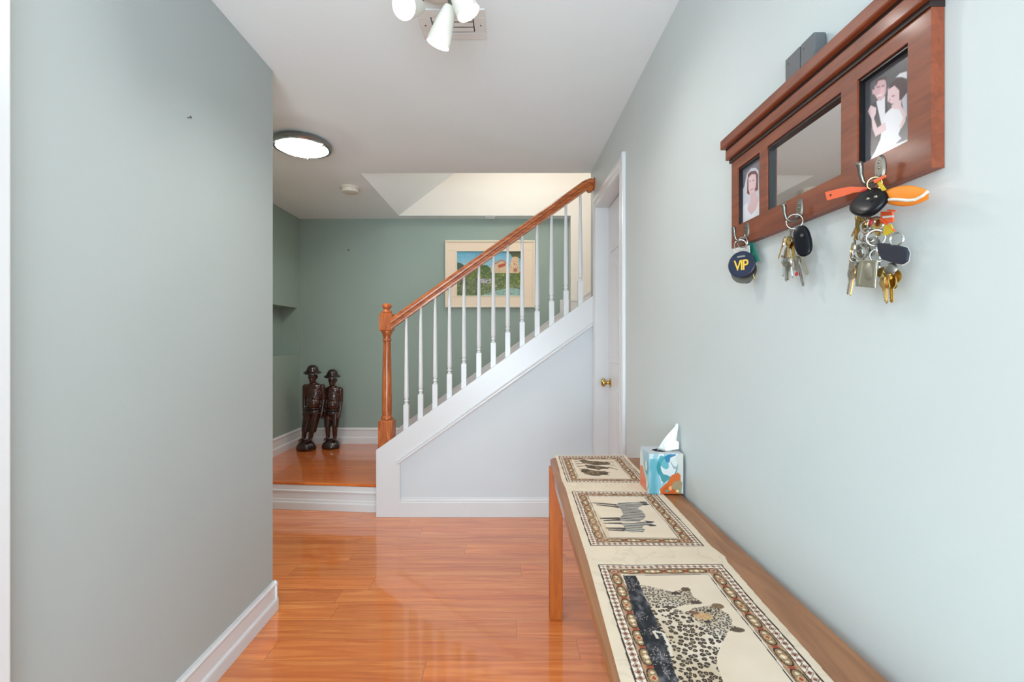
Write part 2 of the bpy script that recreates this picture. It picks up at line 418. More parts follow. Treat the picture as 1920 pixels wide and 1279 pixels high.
# door casing at the left edge of view
b = BM(); prism(b, [(LX(1), .915), (LX(1)+.022, .915), (LX(1)+.024, .93), (LX(1)+.024, .9955), (LX(1)+.020, 1.0), (LX(1), 1.0)], 2.16, 'Z', 0)
struct(obj('trim_1', b, 'white', bevel=.002))
# door in the right wall
dr = bpy.data.objects.new('door_1', None); C.objects.link(dr); dr.location = (.655, 2.9, 0); struct(dr)
b = BM(); XD = .652
box(b, XD, .69, DO0+.002, DO1-.002, .008, DZ-.004)
def dpanel(y0, y1, z0, z1):
    for k, (m_, d) in enumerate(((0, .006), (.018, .002), (.03, .007))):
        box(b, XD-d, XD+.001, y0+m_, y1-m_, z0+m_, z1-m_)
for (ya, yb_) in ((2.63, 2.86), (2.93, 3.16)):
    dpanel(ya, yb_, 1.80, 2.02); dpanel(ya, yb_, 1.08, 1.72); dpanel(ya, yb_, .22, .90)
obj('door_slab', b, 'door', dr, bevel=.0015)
b = BM()
CP = [(0, 0), (.014, 0), (.016, .006), (.012, .012), (.012, .03), (.015, .036), (.019, .05), (.019, .07), (.014, .078), (0, .078)]
def cas(y, s, z1): sweep(b, CP, (WX(y), y, 0), (WX(y), y, z1), (-1, 0, 0), (0, s, 0))
cas(DO0+.004, -1, DZ+.078); cas(DO1-.004, 1, DZ+.078)
sweep(b, CP, (WX(DO0-.07), DO0-.07, DZ-.002), (WX(DO1+.07), DO1+.07, DZ-.002), (-1, 0, 0), (0, 0, 1))
obj('door_casing', b, 'white', dr)
b = BM()
box(b, WX(DO0)+.001, .69, DO0, DO0+.0015, 0, DZ); box(b, WX(DO1)-.001, .69, DO1-.0015, DO1, 0, DZ); box(b, WX(DO1)+.001, .69, DO0, DO1, DZ-.0015, DZ)
obj('door_jamb', b, 'white', dr)
b = BM(); kz, ky = .944, 3.178
lathe(b, [(.030, 0), (.030, .004), (.024, .008), (.012, .012), (.010, .026), (.018, .032), (.026, .040), (.028, .048), (.024, .058), (.012, .063), (0, .064)], (XD, ky, kz), (-1, 0, 0), 24)
kb = obj('door_knob', b, 'brass', dr, smooth=50)

# ================================================================ STAIRS
st = thing('staircase', 'white trimmed carpeted staircase rising to the right behind the pale blue panel', 'staircase', (-.2, 3.9, 0))
yF = 3.317
cap = lambda x: .4645+.7124*(x+.94)
XR = WX(yF)-.001
# landing
ly = lambda x: 3.545-(x+2.12)*0.1
b = BM(); prism(b, [(-2.119, ly(-2.119)), (-.86, ly(-.86)), (-.86, 4.794), (-2.119, 4.794)], LZ-.02, 'Z', .001); obj('landing_base', b, 'white', st)
b = BM(); prism(b, [(-2.119, ly(-2.119)-.012), (-.9405, ly(-.94)-.012), (-.9405, 3.45), (-.88, 3.45), (-.88, 4.794), (-2.119, 4.794)], .019, 'Z', LZ-.019); obj('landing_floor', b, 'landing', st, bevel=.004)
b = BM(); sweep(b, [(0, 0), (.022, 0), (.022, .05), (.017, .060), (.016, .072), (.012, .078), (.011, .12), (.015, .127), (.016, .136), (.010, .142), (.009, .176), (0, .176)], (-2.118, ly(-2.118), 0.001), (-.9415, ly(-.9415), 0.001), (-.099, -.995, 0))
obj('landing_riser', b, 'white', st)
# carpeted steps
X0 = -.87
b = BM(); pts = [(X0, .003)]
for k in range(11):
    x = X0+.267*k; z = .195+.19*(k+1)
    pts += [(x, z-.035), (x-.02, z-.03), (x-.026, z-.015), (x-.02, z-.002), (x, z)]
pts += [(2.19, z), (2.19, .003)]
prism(b, pts, 4.668-3.488, 'Y', 3.488); obj('carpeted_steps', b, 'carpet', st)
b = BM(); pts2 = [(max(.575, p[0]) if 0 else p[0], p[1]) for p in pts if p[0] < .56 or 0] + [(.56, 1.5), (.56, .003)]
prism(b, pts2, 4.779-4.669, 'Y', 4.669)
obj('carpeted_step_end', b, 'carpet', st)
# front: stringer board, post and drywall panel
b = BM()
s1 = lambda x: .4645+.7124*(x+.94)-.205             # lower edge of sloped board
xp = (748-960)*yF/F
prism(b, [(-.9395, .001), (xp, .001), (xp, s1(xp)), (XR, s1(XR)), (XR, cap(XR)), (-.9395, cap(-.9395))], .02, 'Y', yF)
obj('stringer_board', b, 'white', st, bevel=.002)
b = BM(); prism(b, [(-.825, .001), (XR, .001), (XR, cap(XR)-.002), (-.825, cap(-.825)-.002)], .078, 'Y', yF+.0205); obj('knee_wall', b, 'white', st)
b = BM(); prism(b, [(xp, .1), (XR, .1), (XR, s1(XR)), (xp, s1(xp))], .008, 'Y', yF+.012); obj('painted_panel', b, 'panel', st)
b = BM()
sl = Vector((1, 0, .7124)).normalized(); upn = Vector((-.7124, 0, 1)).normalized()
MP = [(0, 0), (.004, 0), (.009, .006), (.009, .012), (.005, .017), (.009, .022), (.007, .028), (0, .028)]
sweep(b, MP, (xp-.002, yF, s1(xp)-.004), (XR, yF, s1(XR)-.004), (0, -1, 0), upn)
sweep(b, [(0, 0), (.004, 0), (.004, .006), (0, .009)], (xp, yF, .12), (xp, yF, s1(xp)), (0, -1, 0), (1, 0, 0))
obj('panel_moulding', b, 'white', st)
b = BM(); sweep(b, [(0, 0), (.012, 0), (.012, .10), (.009, .106), (.009, .116), (.005, .122), (.004, .134), (0, .134)], (xp, yF+.012, .001), (XR, yF+.012, .001), (0, -1, 0)); obj('panel_baseboard', b, 'white', st)
# skirt on the far wall
k1 = lambda x: .492+.7124*(x+.945)
b = BM(); prism(b, [(-1.13, .355), (-1.06, .41), (.478, k1(.478)), (.478, 1.632), (.569, 1.632), (.569, 1.3), (-.86, .3), (-.88, .2), (-1.13, .2)], .014, 'Y', 4.78); 
prism(b, [(-1.06, .395), (.478, k1(.478)-.015), (.478, k1(.478)-.002), (-1.06, .408)], .006, 'Y', 4.774)
obj('stair_skirt', b, 'white', st)
b = BM(); k2 = lambda x: 1.625+.7124*(x-.638); prism(b, [(.573, 1.3), (2.19, 2.5), (2.19, k2(2.19)), (.638, 1.625), (.573, 1.625)], .012, 'Y', 4.657)
prism(b, [(.573, 1.605), (.642, 1.605), (2.19, k2(2.19)-.02), (2.19, k2(2.19)-.004), (.638, 1.621), (.573, 1.621)], .006, 'Y', 4.651)
obj('upper_stair_skirt', b, 'white', st)

# railing
rl = thing('stair_railing', 'oak handrail and turned newel post over white balusters along the stairs', 'railing', (-.886, 3.39, LZ))
yN = 3.39; yB = 3.36; kB = yB/F; kN = yN/F
b = BM(); xc = -.883
def Zn(py): return H+(640-py)*kN
def sq(b, x, y, hw, z0, z1, ch=.006):
    prof = [(hw-ch, z0), (hw, z0+ch), (hw, z1-ch), (hw-ch*1.6, z1)]
    rings = [[b.verts.new((x+sx*r, y+sy*r, z)) for sx, sy in ((-1,-1),(1,-1),(1,1),(-1,1))] for r, z in prof]
    for A, B in zip(rings, rings[1:]):
        for k in range(4): b.faces.new((A[k], A[(k+1)%4], B[(k+1)%4], B[k]))
    b.faces.new(rings[0][::-1]); b.faces.new(rings[-1])
sq(b, xc, yN, .050, LZ+.001, Zn(786), .012)
sq(b, xc, yN, .044, Zn(622), Zn(587), .010)
lathe(b, [(.030, Zn(787)), (.040, Zn(786)), (.041, Zn(783.5)), (.038, Zn(781)), (.032, Zn(779)), (.034, Zn(774)), (.034, Zn(745)), (.031, Zn(700)), (.0265, Zn(650)), (.025, Zn(641)), (.031, Zn(640)), (.032, Zn(637.5)), (.027, Zn(636)), (.026, Zn(633)), (.032, Zn(627)), (.037, Zn(624)), (.037, Zn(621))], (xc, yN, 0), (0,0,1), 32)
lathe(b, [(.030, Zn(588)), (.036, Zn(587)), (.036, Zn(585)), (.026, Zn(583)), (.022, Zn(580.5)), (.024, Zn(578.5)), (.033, Zn(577)), (.0345, Zn(574.5)), (.030, Zn(571.5)), (.018, Zn(569.5)), (0, Zn(569))], (xc, yN, 0), (0,0,1), 28)
obj('newel_post', b, 'oakz', rl, smooth=35)
RB = lambda x: H+(640-598)*kB+.7124*(x-(762-960)*kB)     # rail underside
b = BM(); cs = math.cos(math.atan(.7124)); 
RP = [(-.022, 0), (.022, 0), (.023, .010), (.019, .016), (.019, .026), (.029, .034), (.031, .044), (.027, .056), (.016, .064), (0, .067), (-.016, .064), (-.027, .056), (-.031, .044), (-.029, .034), (-.019, .026), (-.019, .016), (-.023, .010)]
xa = xc+.040; xb = .525
A = [b.verts.new((xa, yB+.012*0+t, RB(xa)+h/cs)) for t, h in RP]
Bv = [b.verts.new((xb-h*.45, yB+t, RB(xb-h*.45)+h/cs)) for t, h in RP]
zt = RB(xb)+.012
Cv = [b.verts.new((xb+.018, yB+t, zt+h*1.02)) for t, h in RP]
Dv = [b.verts.new((WX(yB)-.008, yB+t, zt-.002+h)) for t, h in RP]
for P, Q in ((A, Bv), (Bv, Cv), (Cv, Dv)):
    for i in range(len(RP)): j = (i+1) % len(RP); b.faces.new((P[i], P[j], Q[j], Q[i]))
b.faces.new(A); b.faces.new(Dv[::-1])
lathe(b, [(.0, -.026), (.018, -.026), (.024, -.018), (.024, .018), (.018, .026), (0, .026)], (WX(yB)-.030, yB, zt-.006), (0, 1, 0), 20)
obj('handrail', b, 'oak', rl, smooth=30)
b = BM(); lathe(b, [(.046, 0), (.046, .004), (.038, .008), (0, .009)], (WX(yB)-.0005, yB, zt+.03), (-1, 0, 0), 24); obj('wall_rosette', b, 'oakz', rl, smooth=30)
bx = [762, 789, 816, 843, 870, 898, 925, 952, 979, 1007, 1034, 1061, 1088]
for px in bx:
    x = (px-960)*kB; z0 = cap(x)-.013; z1 = RB(x)+.006
    b = BM(); sq(b, 0, 0, .0172, 0, .183, .004)
    hh = z1-z0
    lathe(b, [(.0125, .178), (.0150, .186), (.0105, .192), (.0100, .197), (.0155, .202), (.0160, .208), (.0115, .214), (.0110, .218), (.0148, .226), (.0155, .240), (.0150, .30), (.0125, .30+(hh-.3)*.5), (.0088, hh-.01), (.0086, hh)], (0,0,0), (0,0,1), 16)
    o = obj('baluster', b, 'white', None, smooth=35); o.location = (x, yB, z0); o.parent = rl; o.matrix_parent_inverse = parent_world(rl).inverted()

# ================================================================ CEILING THINGS
fl = thing('flush_ceiling_light', 'round lit flush ceiling light with brushed nickel rim', 'ceiling light', (-1.28, 2.93, CE))
b = BM(); lathe(b, [(.140, 0), (.160, -.008), (.171, -.022), (.172, -.036), (.166, -.044), (.150, -.046), (.146, -.040), (.146, -.030), (0, -.030)], (-1.28, 2.93, CE), (0,0,1), 48); obj('nickel_rim', b, 'chrome', fl, smooth=40)
b = BM(); lathe(b, [(.145, -.032)]+[(.145*math.cos(t), -.040-.030*math.sin(t)) for t in np.linspace(.05, PI/2, 10)], (-1.28, 2.93, CE), (0,0,1), 48); obj('glass_dome', b, 'dome', fl, smooth=60)

for a in (math.radians(100), math.radians(220), math.radians(-20)):
    ca, sa = math.cos(a), math.sin(a); b = BM()
    tube(b, [(-1.28+ca*.165, 2.93+sa*.165, CE-.046), (-1.28+ca*.150, 2.93+sa*.150, CE-.053), (-1.28+ca*.134, 2.93+sa*.134, CE-.058)], .004, 8)
    obj('retaining_clip', b, 'chrome', fl, smooth=True)
sd = thing('smoke_detector', 'small round ivory smoke detector on the ceiling left of the stair opening', 'smoke detector', (-1.285, 3.81, CE))
b = BM(); lathe(b, [(.074, 0), (.074, -.010), (.070, -.014)], (-1.285, 3.81, CE), (0,0,1), 36); obj('mounting_plate', b, 'detector', sd, smooth=40)
b = BM(); lathe(b, [(.066, -.014), (.068, -.030), (.062, -.042), (.030, -.047), (0, -.047)], (-1.285, 3.81, CE), (0,0,1), 36); obj('detector_cover', b, 'detector', sd, smooth=40)

va = thing('ceiling_vent', 'white rectangular slatted air vent in the ceiling behind the spotlights', 'vent', (-.228, 1.845, CE))
x0, x1, y0, y1 = -.352, -.100, 1.757, 1.933
b = BM(); m_ = .045
for r in ((x0, x1, y0, y0+.042), (x0, x1, y1-.042, y1), (x0, x0+m_, y0+.042, y1-.042), (x1-m_, x1, y0+.042, y1-.042)): box(b, *r, CE-.007, CE-.0005)
obj('vent_frame', b, 'vent', va, bevel=.002)
b = BM(); box(b, x0+m_, x1-m_, y0+.042, y1-.042, CE-.0012, CE-.0005); obj('vent_backing', b, 'ventdark', va)
for k in range(3):
    yy = y0+.0445+k*.030
    b = BM(); prism(b, [(yy, CE-.0045), (yy+.0215, CE-.0065), (yy+.0220, CE-.0050), (yy+.001, CE-.0030)], x1-x0-2*m_-.008, 'X', x0+m_+.004); obj('vent_slat', b, 'vent', va)
for xx in (x0+.02, x1-.02):
    b = BM(); lathe(b, [(.003, 0), (.003, -.002), (0, -.0025)], (xx, 1.845, CE-.007), (0,0,1), 10)
    obj('vent_screw', b, 'gunmetal', va)
v2 = thing('soffit_vent', 'tiny slatted vent in the ceiling strip above the stairs near the painting', 'vent', (-.22, 4.72, CE))
b = BM(); box(b, -.27, -.16, 4.685, 4.775, CE-.008, CE-.0005); obj('vent_frame', b, 'vent', v2, bevel=.002)
for k in range(3):
    b = BM(); box(b, -.26, -.17, 4.70+k*.022, 4.71+k*.022, CE-.011, CE-.008); obj('vent_slat', b, 'vent', v2)

sf = thing('spotlight_fixture', 'white ceiling fixture with three lit cone spotlights', 'ceiling light', (-.245, 1.62, CE))
b = BM(); lathe(b, [(.095, -.0005), (.095, -.018), (.085, -.028), (.03, -.034), (0, -.034)], (-.245, 1.62, CE), (0,0,1), 40); obj('canopy', b, 'lampshell', sf, smooth=40)
for base, d, lab in (((-.207, 1.60, 2.335), (-.34, .16, -.90), 'white cone pointing down'), ((-.305, 1.60, 2.335), (-.26, -.78, -.52), 'white cone pointing toward the left'), ((-.196, 1.54, 2.385), (.45, .02, -.88), 'white cone pointing toward the right')):
    d = Vector(d).normalized(); B0 = Vector(base)
    b = BM(); lathe(b, [(.006, -.004), (.017, 0), (.021, .008), (.029, .045), (.036, .085), (.0405, .124), (.0385, .124), (.034, .100), (.0, .098)], B0, d, 32)
    hd = obj('spotlight_head', b, 'lampshell', sf, smooth=40); hd['label'] = lab
    b = BM(); lathe(b, [(.037, .118), (.034, .1235), (.018, .1255), (0, .126)], B0, d, 32); obj('bulb', b, 'glow', hd, smooth=40)
    l_ = bpy.data.lights.new('spotlight_lamp', 'SPOT'); l_.energy = 13 if 'down' in lab else 7; l_.spot_size = math.radians(128); l_.spot_blend = .8; l_.shadow_soft_size = .035; l_.color = (1, .98, .95)
    lo = bpy.data.objects.new('spotlight_lamp', l_); C.objects.link(lo); lo.location = B0+d*.135; lo.rotation_euler = d.to_track_quat('-Z', 'Y').to_euler()
    b = BM(); cpt = Vector((-.245, 1.62, CE-.03)); q = cpt.lerp(Vector((B0.x, B0.y, CE-.03)), .8)
    tube(b, [q, q+Vector((0,0,-.02)), B0-d*.004], .006, 8); obj('swivel_arm', b, 'gunmetal', hd, smooth=True)

# nails in the walls
for (n, l, p, dd) in (('nail', 'small nail in the left wall', Vector((LX(1.59), 1.59, 0)), (1, 0, .1)), ('nail', 'small nail in the green back wall left of the framed painting', Vector((0, 4.795, 0)), (0, -1, .1))):
    if dd[0]:
        y = 1.08*F/(960-352)*.992; p = Vector((LX(y), y, H+(640-221)*y/F))
    else: p = at_depth(654, 470, 4.795)
    b = BM(); lathe(b, [(.0015, -.002), (.0015, .010), (.004, .010), (.004, .012), (0, .0125)] if dd[0] else [(.003, -.002), (.003, .010), (.008, .010), (.008, .013), (0, .014)], p, dd, 12)
    tag(obj(n, b, 'gunmetal', smooth=True), l, 'nail')

# ================================================================ PAINTING
pt = thing('framed_painting', 'cream framed landscape painting of house and bushes on the back wall', 'painting', (-.22, 4.79, 1.55))
yP = 4.79
P0 = at_depth(834.5, 577, yP-.03); P1 = at_depth(1003, 451, yP-.03); I0 = at_depth(857, 555, yP-.02); I1 = at_depth(977, 472, yP-.02)
b = BM()
def ring(b, a0, a1, c0, c1, ya, yb_):
    o_ = [(a0, c0), (a1, c0), (a1, c1), (a0, c1)]
def rectframe(b, X0, X1, Z0, Z1, x0, x1, z0, z1, ya, yb_):
    box(b, X0, X1, ya, yb_, Z0, z0); box(b, X0, X1, ya, yb_, z1, Z1); box(b, X0, x0, ya, yb_, z0, z1); box(b, x1, X1, ya, yb_, z0, z1)
rectframe(b, P0.x+.006, P1.x-.006, P0.z+.006, P1.z-.006, I0.x-.01, I1.x+.01, I0.z-.01, I1.z+.01, 4.768, 4.794); obj('flat_frame', b, 'frame', pt, bevel=.002)
b = BM(); rectframe(b, P0.x, P1.x, P0.z, P1.z, P0.x+.017, P1.x-.017, P0.z+.017, P1.z-.017, 4.758, 4.7945); rectframe(b, I0.x-.012, I1.x+.012, I0.z-.012, I1.z+.012, I0.x, I1.x, I0.z, I1.z, 4.764, 4.794); obj('raised_lip', b, 'framelip', pt, bevel=.004)
cv = Canvas(I0.x-.004, I1.x+.004, I0.z-.004, I1.z+.004, .0022, (120, 180, 205))
def pc(cx, cy): p = at_depth(820+cx/7.525, 430+cy/7.525, 4.785); return (p.x, p.z)
nU = (cv.U-cv.u0)/(cv.u1-cv.u0); nV = (cv.V-cv.v0)/(cv.v1-cv.v0)
cv.a[:] = mixc((176, 206, 216), (98, 172, 204), (nV-.5)*2+.4*(fbm(nU*6, nV*14, 3)-.5))/255
cv.poly([pc(270, 470), pc(420, 560), pc(600, 520), pc(760, 560), pc(1180, 600), pc(1180, 800), pc(270, 800)], (92, 112, 40))
cv.poly([pc(1000, 310), pc(1180, 310), pc(1180, 420), pc(1120, 400), pc(1060, 400)], (74, 86, 52))
cv.poly([pc(270, 470), pc(330, 480), pc(420, 540), pc(420, 600), pc(270, 600)], (60, 84, 72))
cv.poly([pc(620, 510), pc(700, 510), pc(770, 570), pc(770, 640), pc(620, 640)], (70, 100, 38))
cv.poly([pc(750, 540), pc(820, 480), pc(900, 440), pc(980, 470), pc(1020, 560), pc(1020, 620), pc(760, 620)], (212, 184, 148))
cv.poly([pc(800, 490), pc(905, 425), pc(1000, 480), pc(995, 500), pc(905, 450), pc(820, 500)], (176, 122, 92))
cv.poly([pc(850, 510), pc(960, 480), pc(960, 520), pc(870, 550)], (176, 74, 46))
cv.poly([pc(1050, 400), pc(1090, 385), pc(1140, 400), pc(1150, 480), pc(1160, 620), pc(1020, 620), pc(1030, 500)], (222, 186, 148))
cv.ell(pc(1100, 580), .02, .02, (166, 110, 80)); cv.ell(pc(1090, 495), .006, .008, (150, 90, 60))
cv.poly([pc(280, 740), pc(560, 700), pc(820, 690), pc(980, 760), pc(1180, 840), pc(1180, 940), pc(270, 940)], (98, 116, 62))
cv.poly([pc(600, 700), pc(760, 700), pc(760, 770), pc(620, 760)], (186, 182, 190))
cv.poly([pc(800, 880), pc(1000, 820), pc(1180, 850), pc(1180, 940), pc(620, 940)], (140, 176, 166))
rs = random.Random(4)
pal = [(126, 140, 44), (72, 92, 30), (160, 170, 72), (48, 58, 34), (104, 130, 60), (186, 188, 120), (84, 80, 78), (150, 140, 150)]
for i in range(520):
    cx = rs.uniform(275, 1180); cy = rs.uniform(560, 925)
    if cy < 640 and cx > 760: continue
    p = pc(cx, cy); c = rs.choice(pal)
    if cx > 820 and cy > 850: c = rs.choice([(150, 190, 176), (118, 150, 130), (196, 206, 196), (90, 110, 84)])
    if cx < 560 and cy > 720: c = rs.choice([(60, 62, 62), (110, 104, 116), (92, 104, 48), (150, 152, 128), (70, 60, 40)])
    cv.ell(p, rs.uniform(.006, .016), rs.uniform(.002, .005), c, .85, rs.uniform(-.2, 1.4))
for i in range(60):
    p = pc(rs.uniform(1000, 1180), rs.uniform(310, 560))
    if rs.random() < .5: cv.ell(p, .008, .003, rs.choice([(70, 90, 40), (120, 130, 60), (200, 170, 130)]), .6, rs.uniform(0, 2))
cv.a[:] = np.clip(cv.a*(0.9+.2*fbm(nU*60, nV*60, 9)[..., None]), 0, 1)
blur(cv, 1)
painted('painted_canvas', cv, lambda U, V: (U, U*0+4.785+.0004*np.sin(U*900)*np.sin(V*700), V), 'oilpaint', pt)

# ================================================================ CARVED FIGURES
def statue(label, ox, oy, Hs, P, turn):
    """P: positions along the figure in metres: dict of offsets in x from base centre"""
    t = thing('carved_figure', label, 'statue', (ox, oy, LZ+.0005), 'carved figures on the stair landing')
    s = Hs/.80; V_ = lambda x, y, z: Vector((ox+x*s, oy+y*s, LZ+.0005+z*s))
    xh, xs, xb_, xw, xl, xr = P['head'], P['sh'], P['belly'], P['waist'], P['ll'], P['rl']
    b = BM()
    # torso
    def E(x, y, z, rx, ry, rz, rot=None): ellipsoid(b, V_(x, y, z), (rx*s, ry*s, rz*s), 3, rot)
    E(xs, .010, .585, .078, .042, .050); E(xs, .004, .53, .070, .046, .07); E((xs+xb_)/2, .0, .49, .062, .048, .07)
    E(xb_, -.022, .445, .062, .060, .060); E(xw, .006, .39, .066, .052, .05)
    tube(b, [V_(xs, .01, .60), V_(xh, .0, .66)], .026*s, 14)
    # head with brow, nose, lips, chin, ears
    E(xh, -.002, .690, .040, .046, .052); E(xh, -.012, .655, .030, .034, .026); E(xh, -.046, .688, .008, .012, .014); E(xh, -.042, .708, .030, .008, .006)
    E(xh, -.042, .662, .016, .010, .006); E(xh, -.036, .645, .012, .010, .008); E(xh-.016, -.040, .697, .008, .006, .005); E(xh+.016, -.040, .697, .008, .006, .005)
    E(xh-.041, .004, .686, .006, .010, .014); E(xh+.041, .004, .686, .006, .010, .014)
    # arms held down the sides, hands resting at the hips with fingers
    for sd_, wx_ in ((-1, P['la']), (1, P['ra'])):
        sh = V_(xs+sd_*.080, .012, .592); el = V_(wx_+sd_*.006, .022, .47); wr = V_(wx_, .0, .355)
        tube(b, [sh, sh.lerp(el, .5), el, el.lerp(wr, .6), wr], [.026*s, .023*s, .019*s, .017*s, .013*s], 12)
        ellipsoid(b, sh, (.027*s,)*3, 2); ellipsoid(b, el, (.019*s,)*3, 2)
        ellipsoid(b, wr+Vector((0, -.004, -.02))*s, (.012*s, .018*s, .024*s), 2)
        for f in range(4): tube(b, [wr+Vector((0, -.014+.009*f, -.034))*s, wr+Vector((-sd_*.004, -.012+.008*f, -.060-.004*(f in (1, 2))))*s], [.0055*s, .0042*s], 8)
        tube(b, [wr+Vector((0, -.016, -.014))*s, wr+Vector((-sd_*.006, -.024, -.038))*s], [.006*s, .0045*s], 8)
    # legs and feet
    for sd_, x_ in ((-1, xl), (1, xr)):
        hp = V_(xw+sd_*.036, .006, .36); kn = V_((xw+sd_*.036)*.42+x_*.58, -.004, .225); an = V_(x_, .008, .105)
        tube(b, [hp, hp.lerp(kn, .5), kn, kn.lerp(an, .35), an], [.044*s, .038*s, .027*s, .026*s, .019*s], 14)
        ellipsoid(b, V_(x_+sd_*.006, -.022, .100), (.020*s, .040*s, .016*s), 2)
        for f in range(4): ellipsoid(b, V_(x_+sd_*.006-.014+.0095*f, -.060, .094), (.005*s, .009*s, .006*s), 1)
    o = obj('body', b, 'reddishwood', t, smooth=180)
    md = o.modifiers.new('remesh', 'REMESH'); md.mode = 'VOXEL'; md.voxel_size = .0042; md.use_smooth_shade = True
    md = o.modifiers.new('smooth', 'SMOOTH'); md.factor = .5; md.iterations = 2
    # hat: crown and drooping brim
    b = BM(); n = 36; prof = [(.000, .800), (.022, .797), (.040, .784), (.050, .765), (.053, .748), (.054, .742), (.066, .734), (.080, .722), (.081, .716), (.066, .722), (.050, .724), (0, .724)]
    rings = [[b.verts.new(V_(xh+r*math.cos(a), -.004+r*math.sin(a)*1.02, z+(.006*math.sin(a*2+1.1) if r > .06 else 0))) for a in [2*PI*k/n for k in range(n)]] if r else None for r, z in prof]
    rings[0] = [b.verts.new(V_(xh, -.004, .800))]*n; rings[-1] = [b.verts.new(V_(xh, -.004, .724))]*n
    for A, B in zip(rings, rings[1:]):
        for k in range(n):
            vs = []
            for v in (A[k], A[(k+1)%n], B[(k+1)%n], B[k]):
                if v not in vs: vs.append(v)
            if len(vs) >= 3: b.faces.new(vs)
    obj('hat', b, 'darkwood', t, smooth=50)
    b = BM(); tube(b, [V_(xh+.0545*math.cos(a), -.004+.0555*math.sin(a), .744) for a in [2*PI*k/24 for k in range(24)]], .0045*s, 8, closed=True); obj('hat_band', b, 'darkwood', t, smooth=True)
    # shorts: waist band and two baggy legs
    b = BM()
    ellipsoid(b, V_(xw, .006, .362), (.074*s, .058*s, .045*s), 3)
    for sd_, x_ in ((-1, xl), (1, xr)):
        hp = V_(xw+sd_*.036, .006, .35); kn = V_((xw+sd_*.036)*.36+x_*.64+sd_*.002, -.002, P['hem'])
        tube(b, [hp, hp.lerp(kn, .5), hp.lerp(kn, .9), kn], [.042*s, .038*s, .034*s, .031*s], 16)
    o = obj('shorts', b, 'darkwood', t, smooth=180)
    md = o.modifiers.new('remesh', 'REMESH'); md.mode = 'VOXEL'; md.voxel_size = .0042; md.use_smooth_shade = True
    md = o.modifiers.new('smooth', 'SMOOTH'); md.factor = .5; md.iterations = 3
    b = BM(); tube(b, [V_(xw+.070*math.cos(a), .002+.058*math.sin(a), .392) for a in [2*PI*k/28 for k in range(28)]], .008*s, 10, closed=True); obj('waist_band', b, 'darkwood', t, smooth=True)
    # rough stump base
    b = BM(); ellipsoid(b, V_(0, 0, .036), (.078*s, .066*s, .062*s), 4)
    for v in b.verts:
        v.co.z = max(v.co.z, LZ+.0005); h_ = 1+.05*math.sin(v.co.x*60+P['head']*50)*math.cos(v.co.y*70+v.co.z*40)
        h_ *= 1+.30*(1-min(1, (v.co.z-LZ)/(.098*s)))**1.0-.04
        v.co.x = ox+(v.co.x-ox)*h_; v.co.y = oy+(v.co.y-oy)*h_
    obj('stump_base', b, 'darkwood', t, smooth=180)
    return t
statue('taller dark carved wooden boy in a brimmed hat in the landing corner', -1.93, 4.50, .80, dict(head=.062, sh=.068, belly=.078, waist=.058, ll=-.027, rl=.036, la=-.018, ra=.148, hem=.17), 0)
statue('shorter dark carved wooden boy in a brimmed hat right of the taller one', -1.722, 4.57, .755, dict(head=.014, sh=.010, belly=.022, waist=.008, ll=-.034, rl=.036, la=-.072, ra=.086, hem=.215), 0)

# ================================================================ BENCH
BZ = H-DT
tl = lambda y: .158+.010*(y-.74)      # left edge of the top
bn = thing('console_bench', 'long narrow oak table against the right wall under the key rack', 'table', (.38, 1.2, 0))
yb0, yb1 = .28, 2.19
tr = lambda y: .5945+.0040*(y-.749)-.001
b = BM()
pts = [(tl(yb0), yb0), (tr(yb0), yb0), (min(tr(yb1), WX(yb1)-.002), yb1)] + [(tl(yb1)+.03-.03*math.sin(a), yb1-.03+.03*math.cos(a)) for a in np.linspace(0, PI/2, 6)]
prism(b, pts, .026, 'Z', BZ-.026); obj('table_top', b, 'benchtop', bn, bevel=.006, seg=3)
b = BM(); ap = .052
prism(b, [(.1725, .33), (.1775, 2.09), (.1975, 2.09), (.1925, .33)], ap, 'Z', BZ-.026-ap)
obj('side_apron', b, 'benchapron', bn, bevel=.003)
b = BM(); prism(b, [(.555, .33), (.555, 2.09), (.573, 2.09), (.573, .33)], ap, 'Z', BZ-.026-ap); obj('rear_apron', b, 'benchapron', bn, bevel=.002)
for ya in (.30, 2.135):
    b = BM(); box(b, .222, .53, ya, ya+.02, BZ-.026-ap, BZ-.026); obj('end_apron', b, 'benchapron', bn, bevel=.002)
for (xx, yy) in ((.165, 2.095), (.525, 2.095), (.160, .29), (.525, .29)):
    b = BM(); box(b, xx, xx+.056, yy, yy+.056, .0005, BZ-.0262); obj('table_leg', b, 'benchleg', bn, bevel=.003)

# runner with three printed placemat panels
RU0, RU1, RV0, RV1 = 0.0, 1.0, .28, 2.215
left_e = lambda y: np.interp(y, [.28, .749, 1.15, 1.47, 1.73, 1.84, 2.0, 2.215], [.160, .1690, .1830, .1870, .1935, .1900, .1965, .2010])
right_e = lambda y: np.interp(y, [.28, .749, 1.15, 1.18, 1.24, 1.6, 1.76, 1.80, 2.215], [.485, .501, .5165, .524, .5155, .5240, .5230, .5220, .5230])
cv = Canvas(.15, .545, .28, 2.215, .0013, (214, 198, 178))
U, V = cv.U, cv.V
n1 = fbm(U*26, V*26, 11); n2 = np.abs(fbm(U*14+3, V*14, 21)-.5)
cv.a[:] = (mixc((228, 208, 184), (200, 182, 158), np.clip((.03-n2)*22, 0, 1)*.5+.35*n1))/255
def rot_uv(c0, c1):   # panel local coordinates in metres from the outer corner
    return c0, c1
DKB, TAN, CRM, RED, OLV = (62, 38, 30), (178, 138, 104), (226, 212, 196), (160, 66, 40), (150, 122, 84)
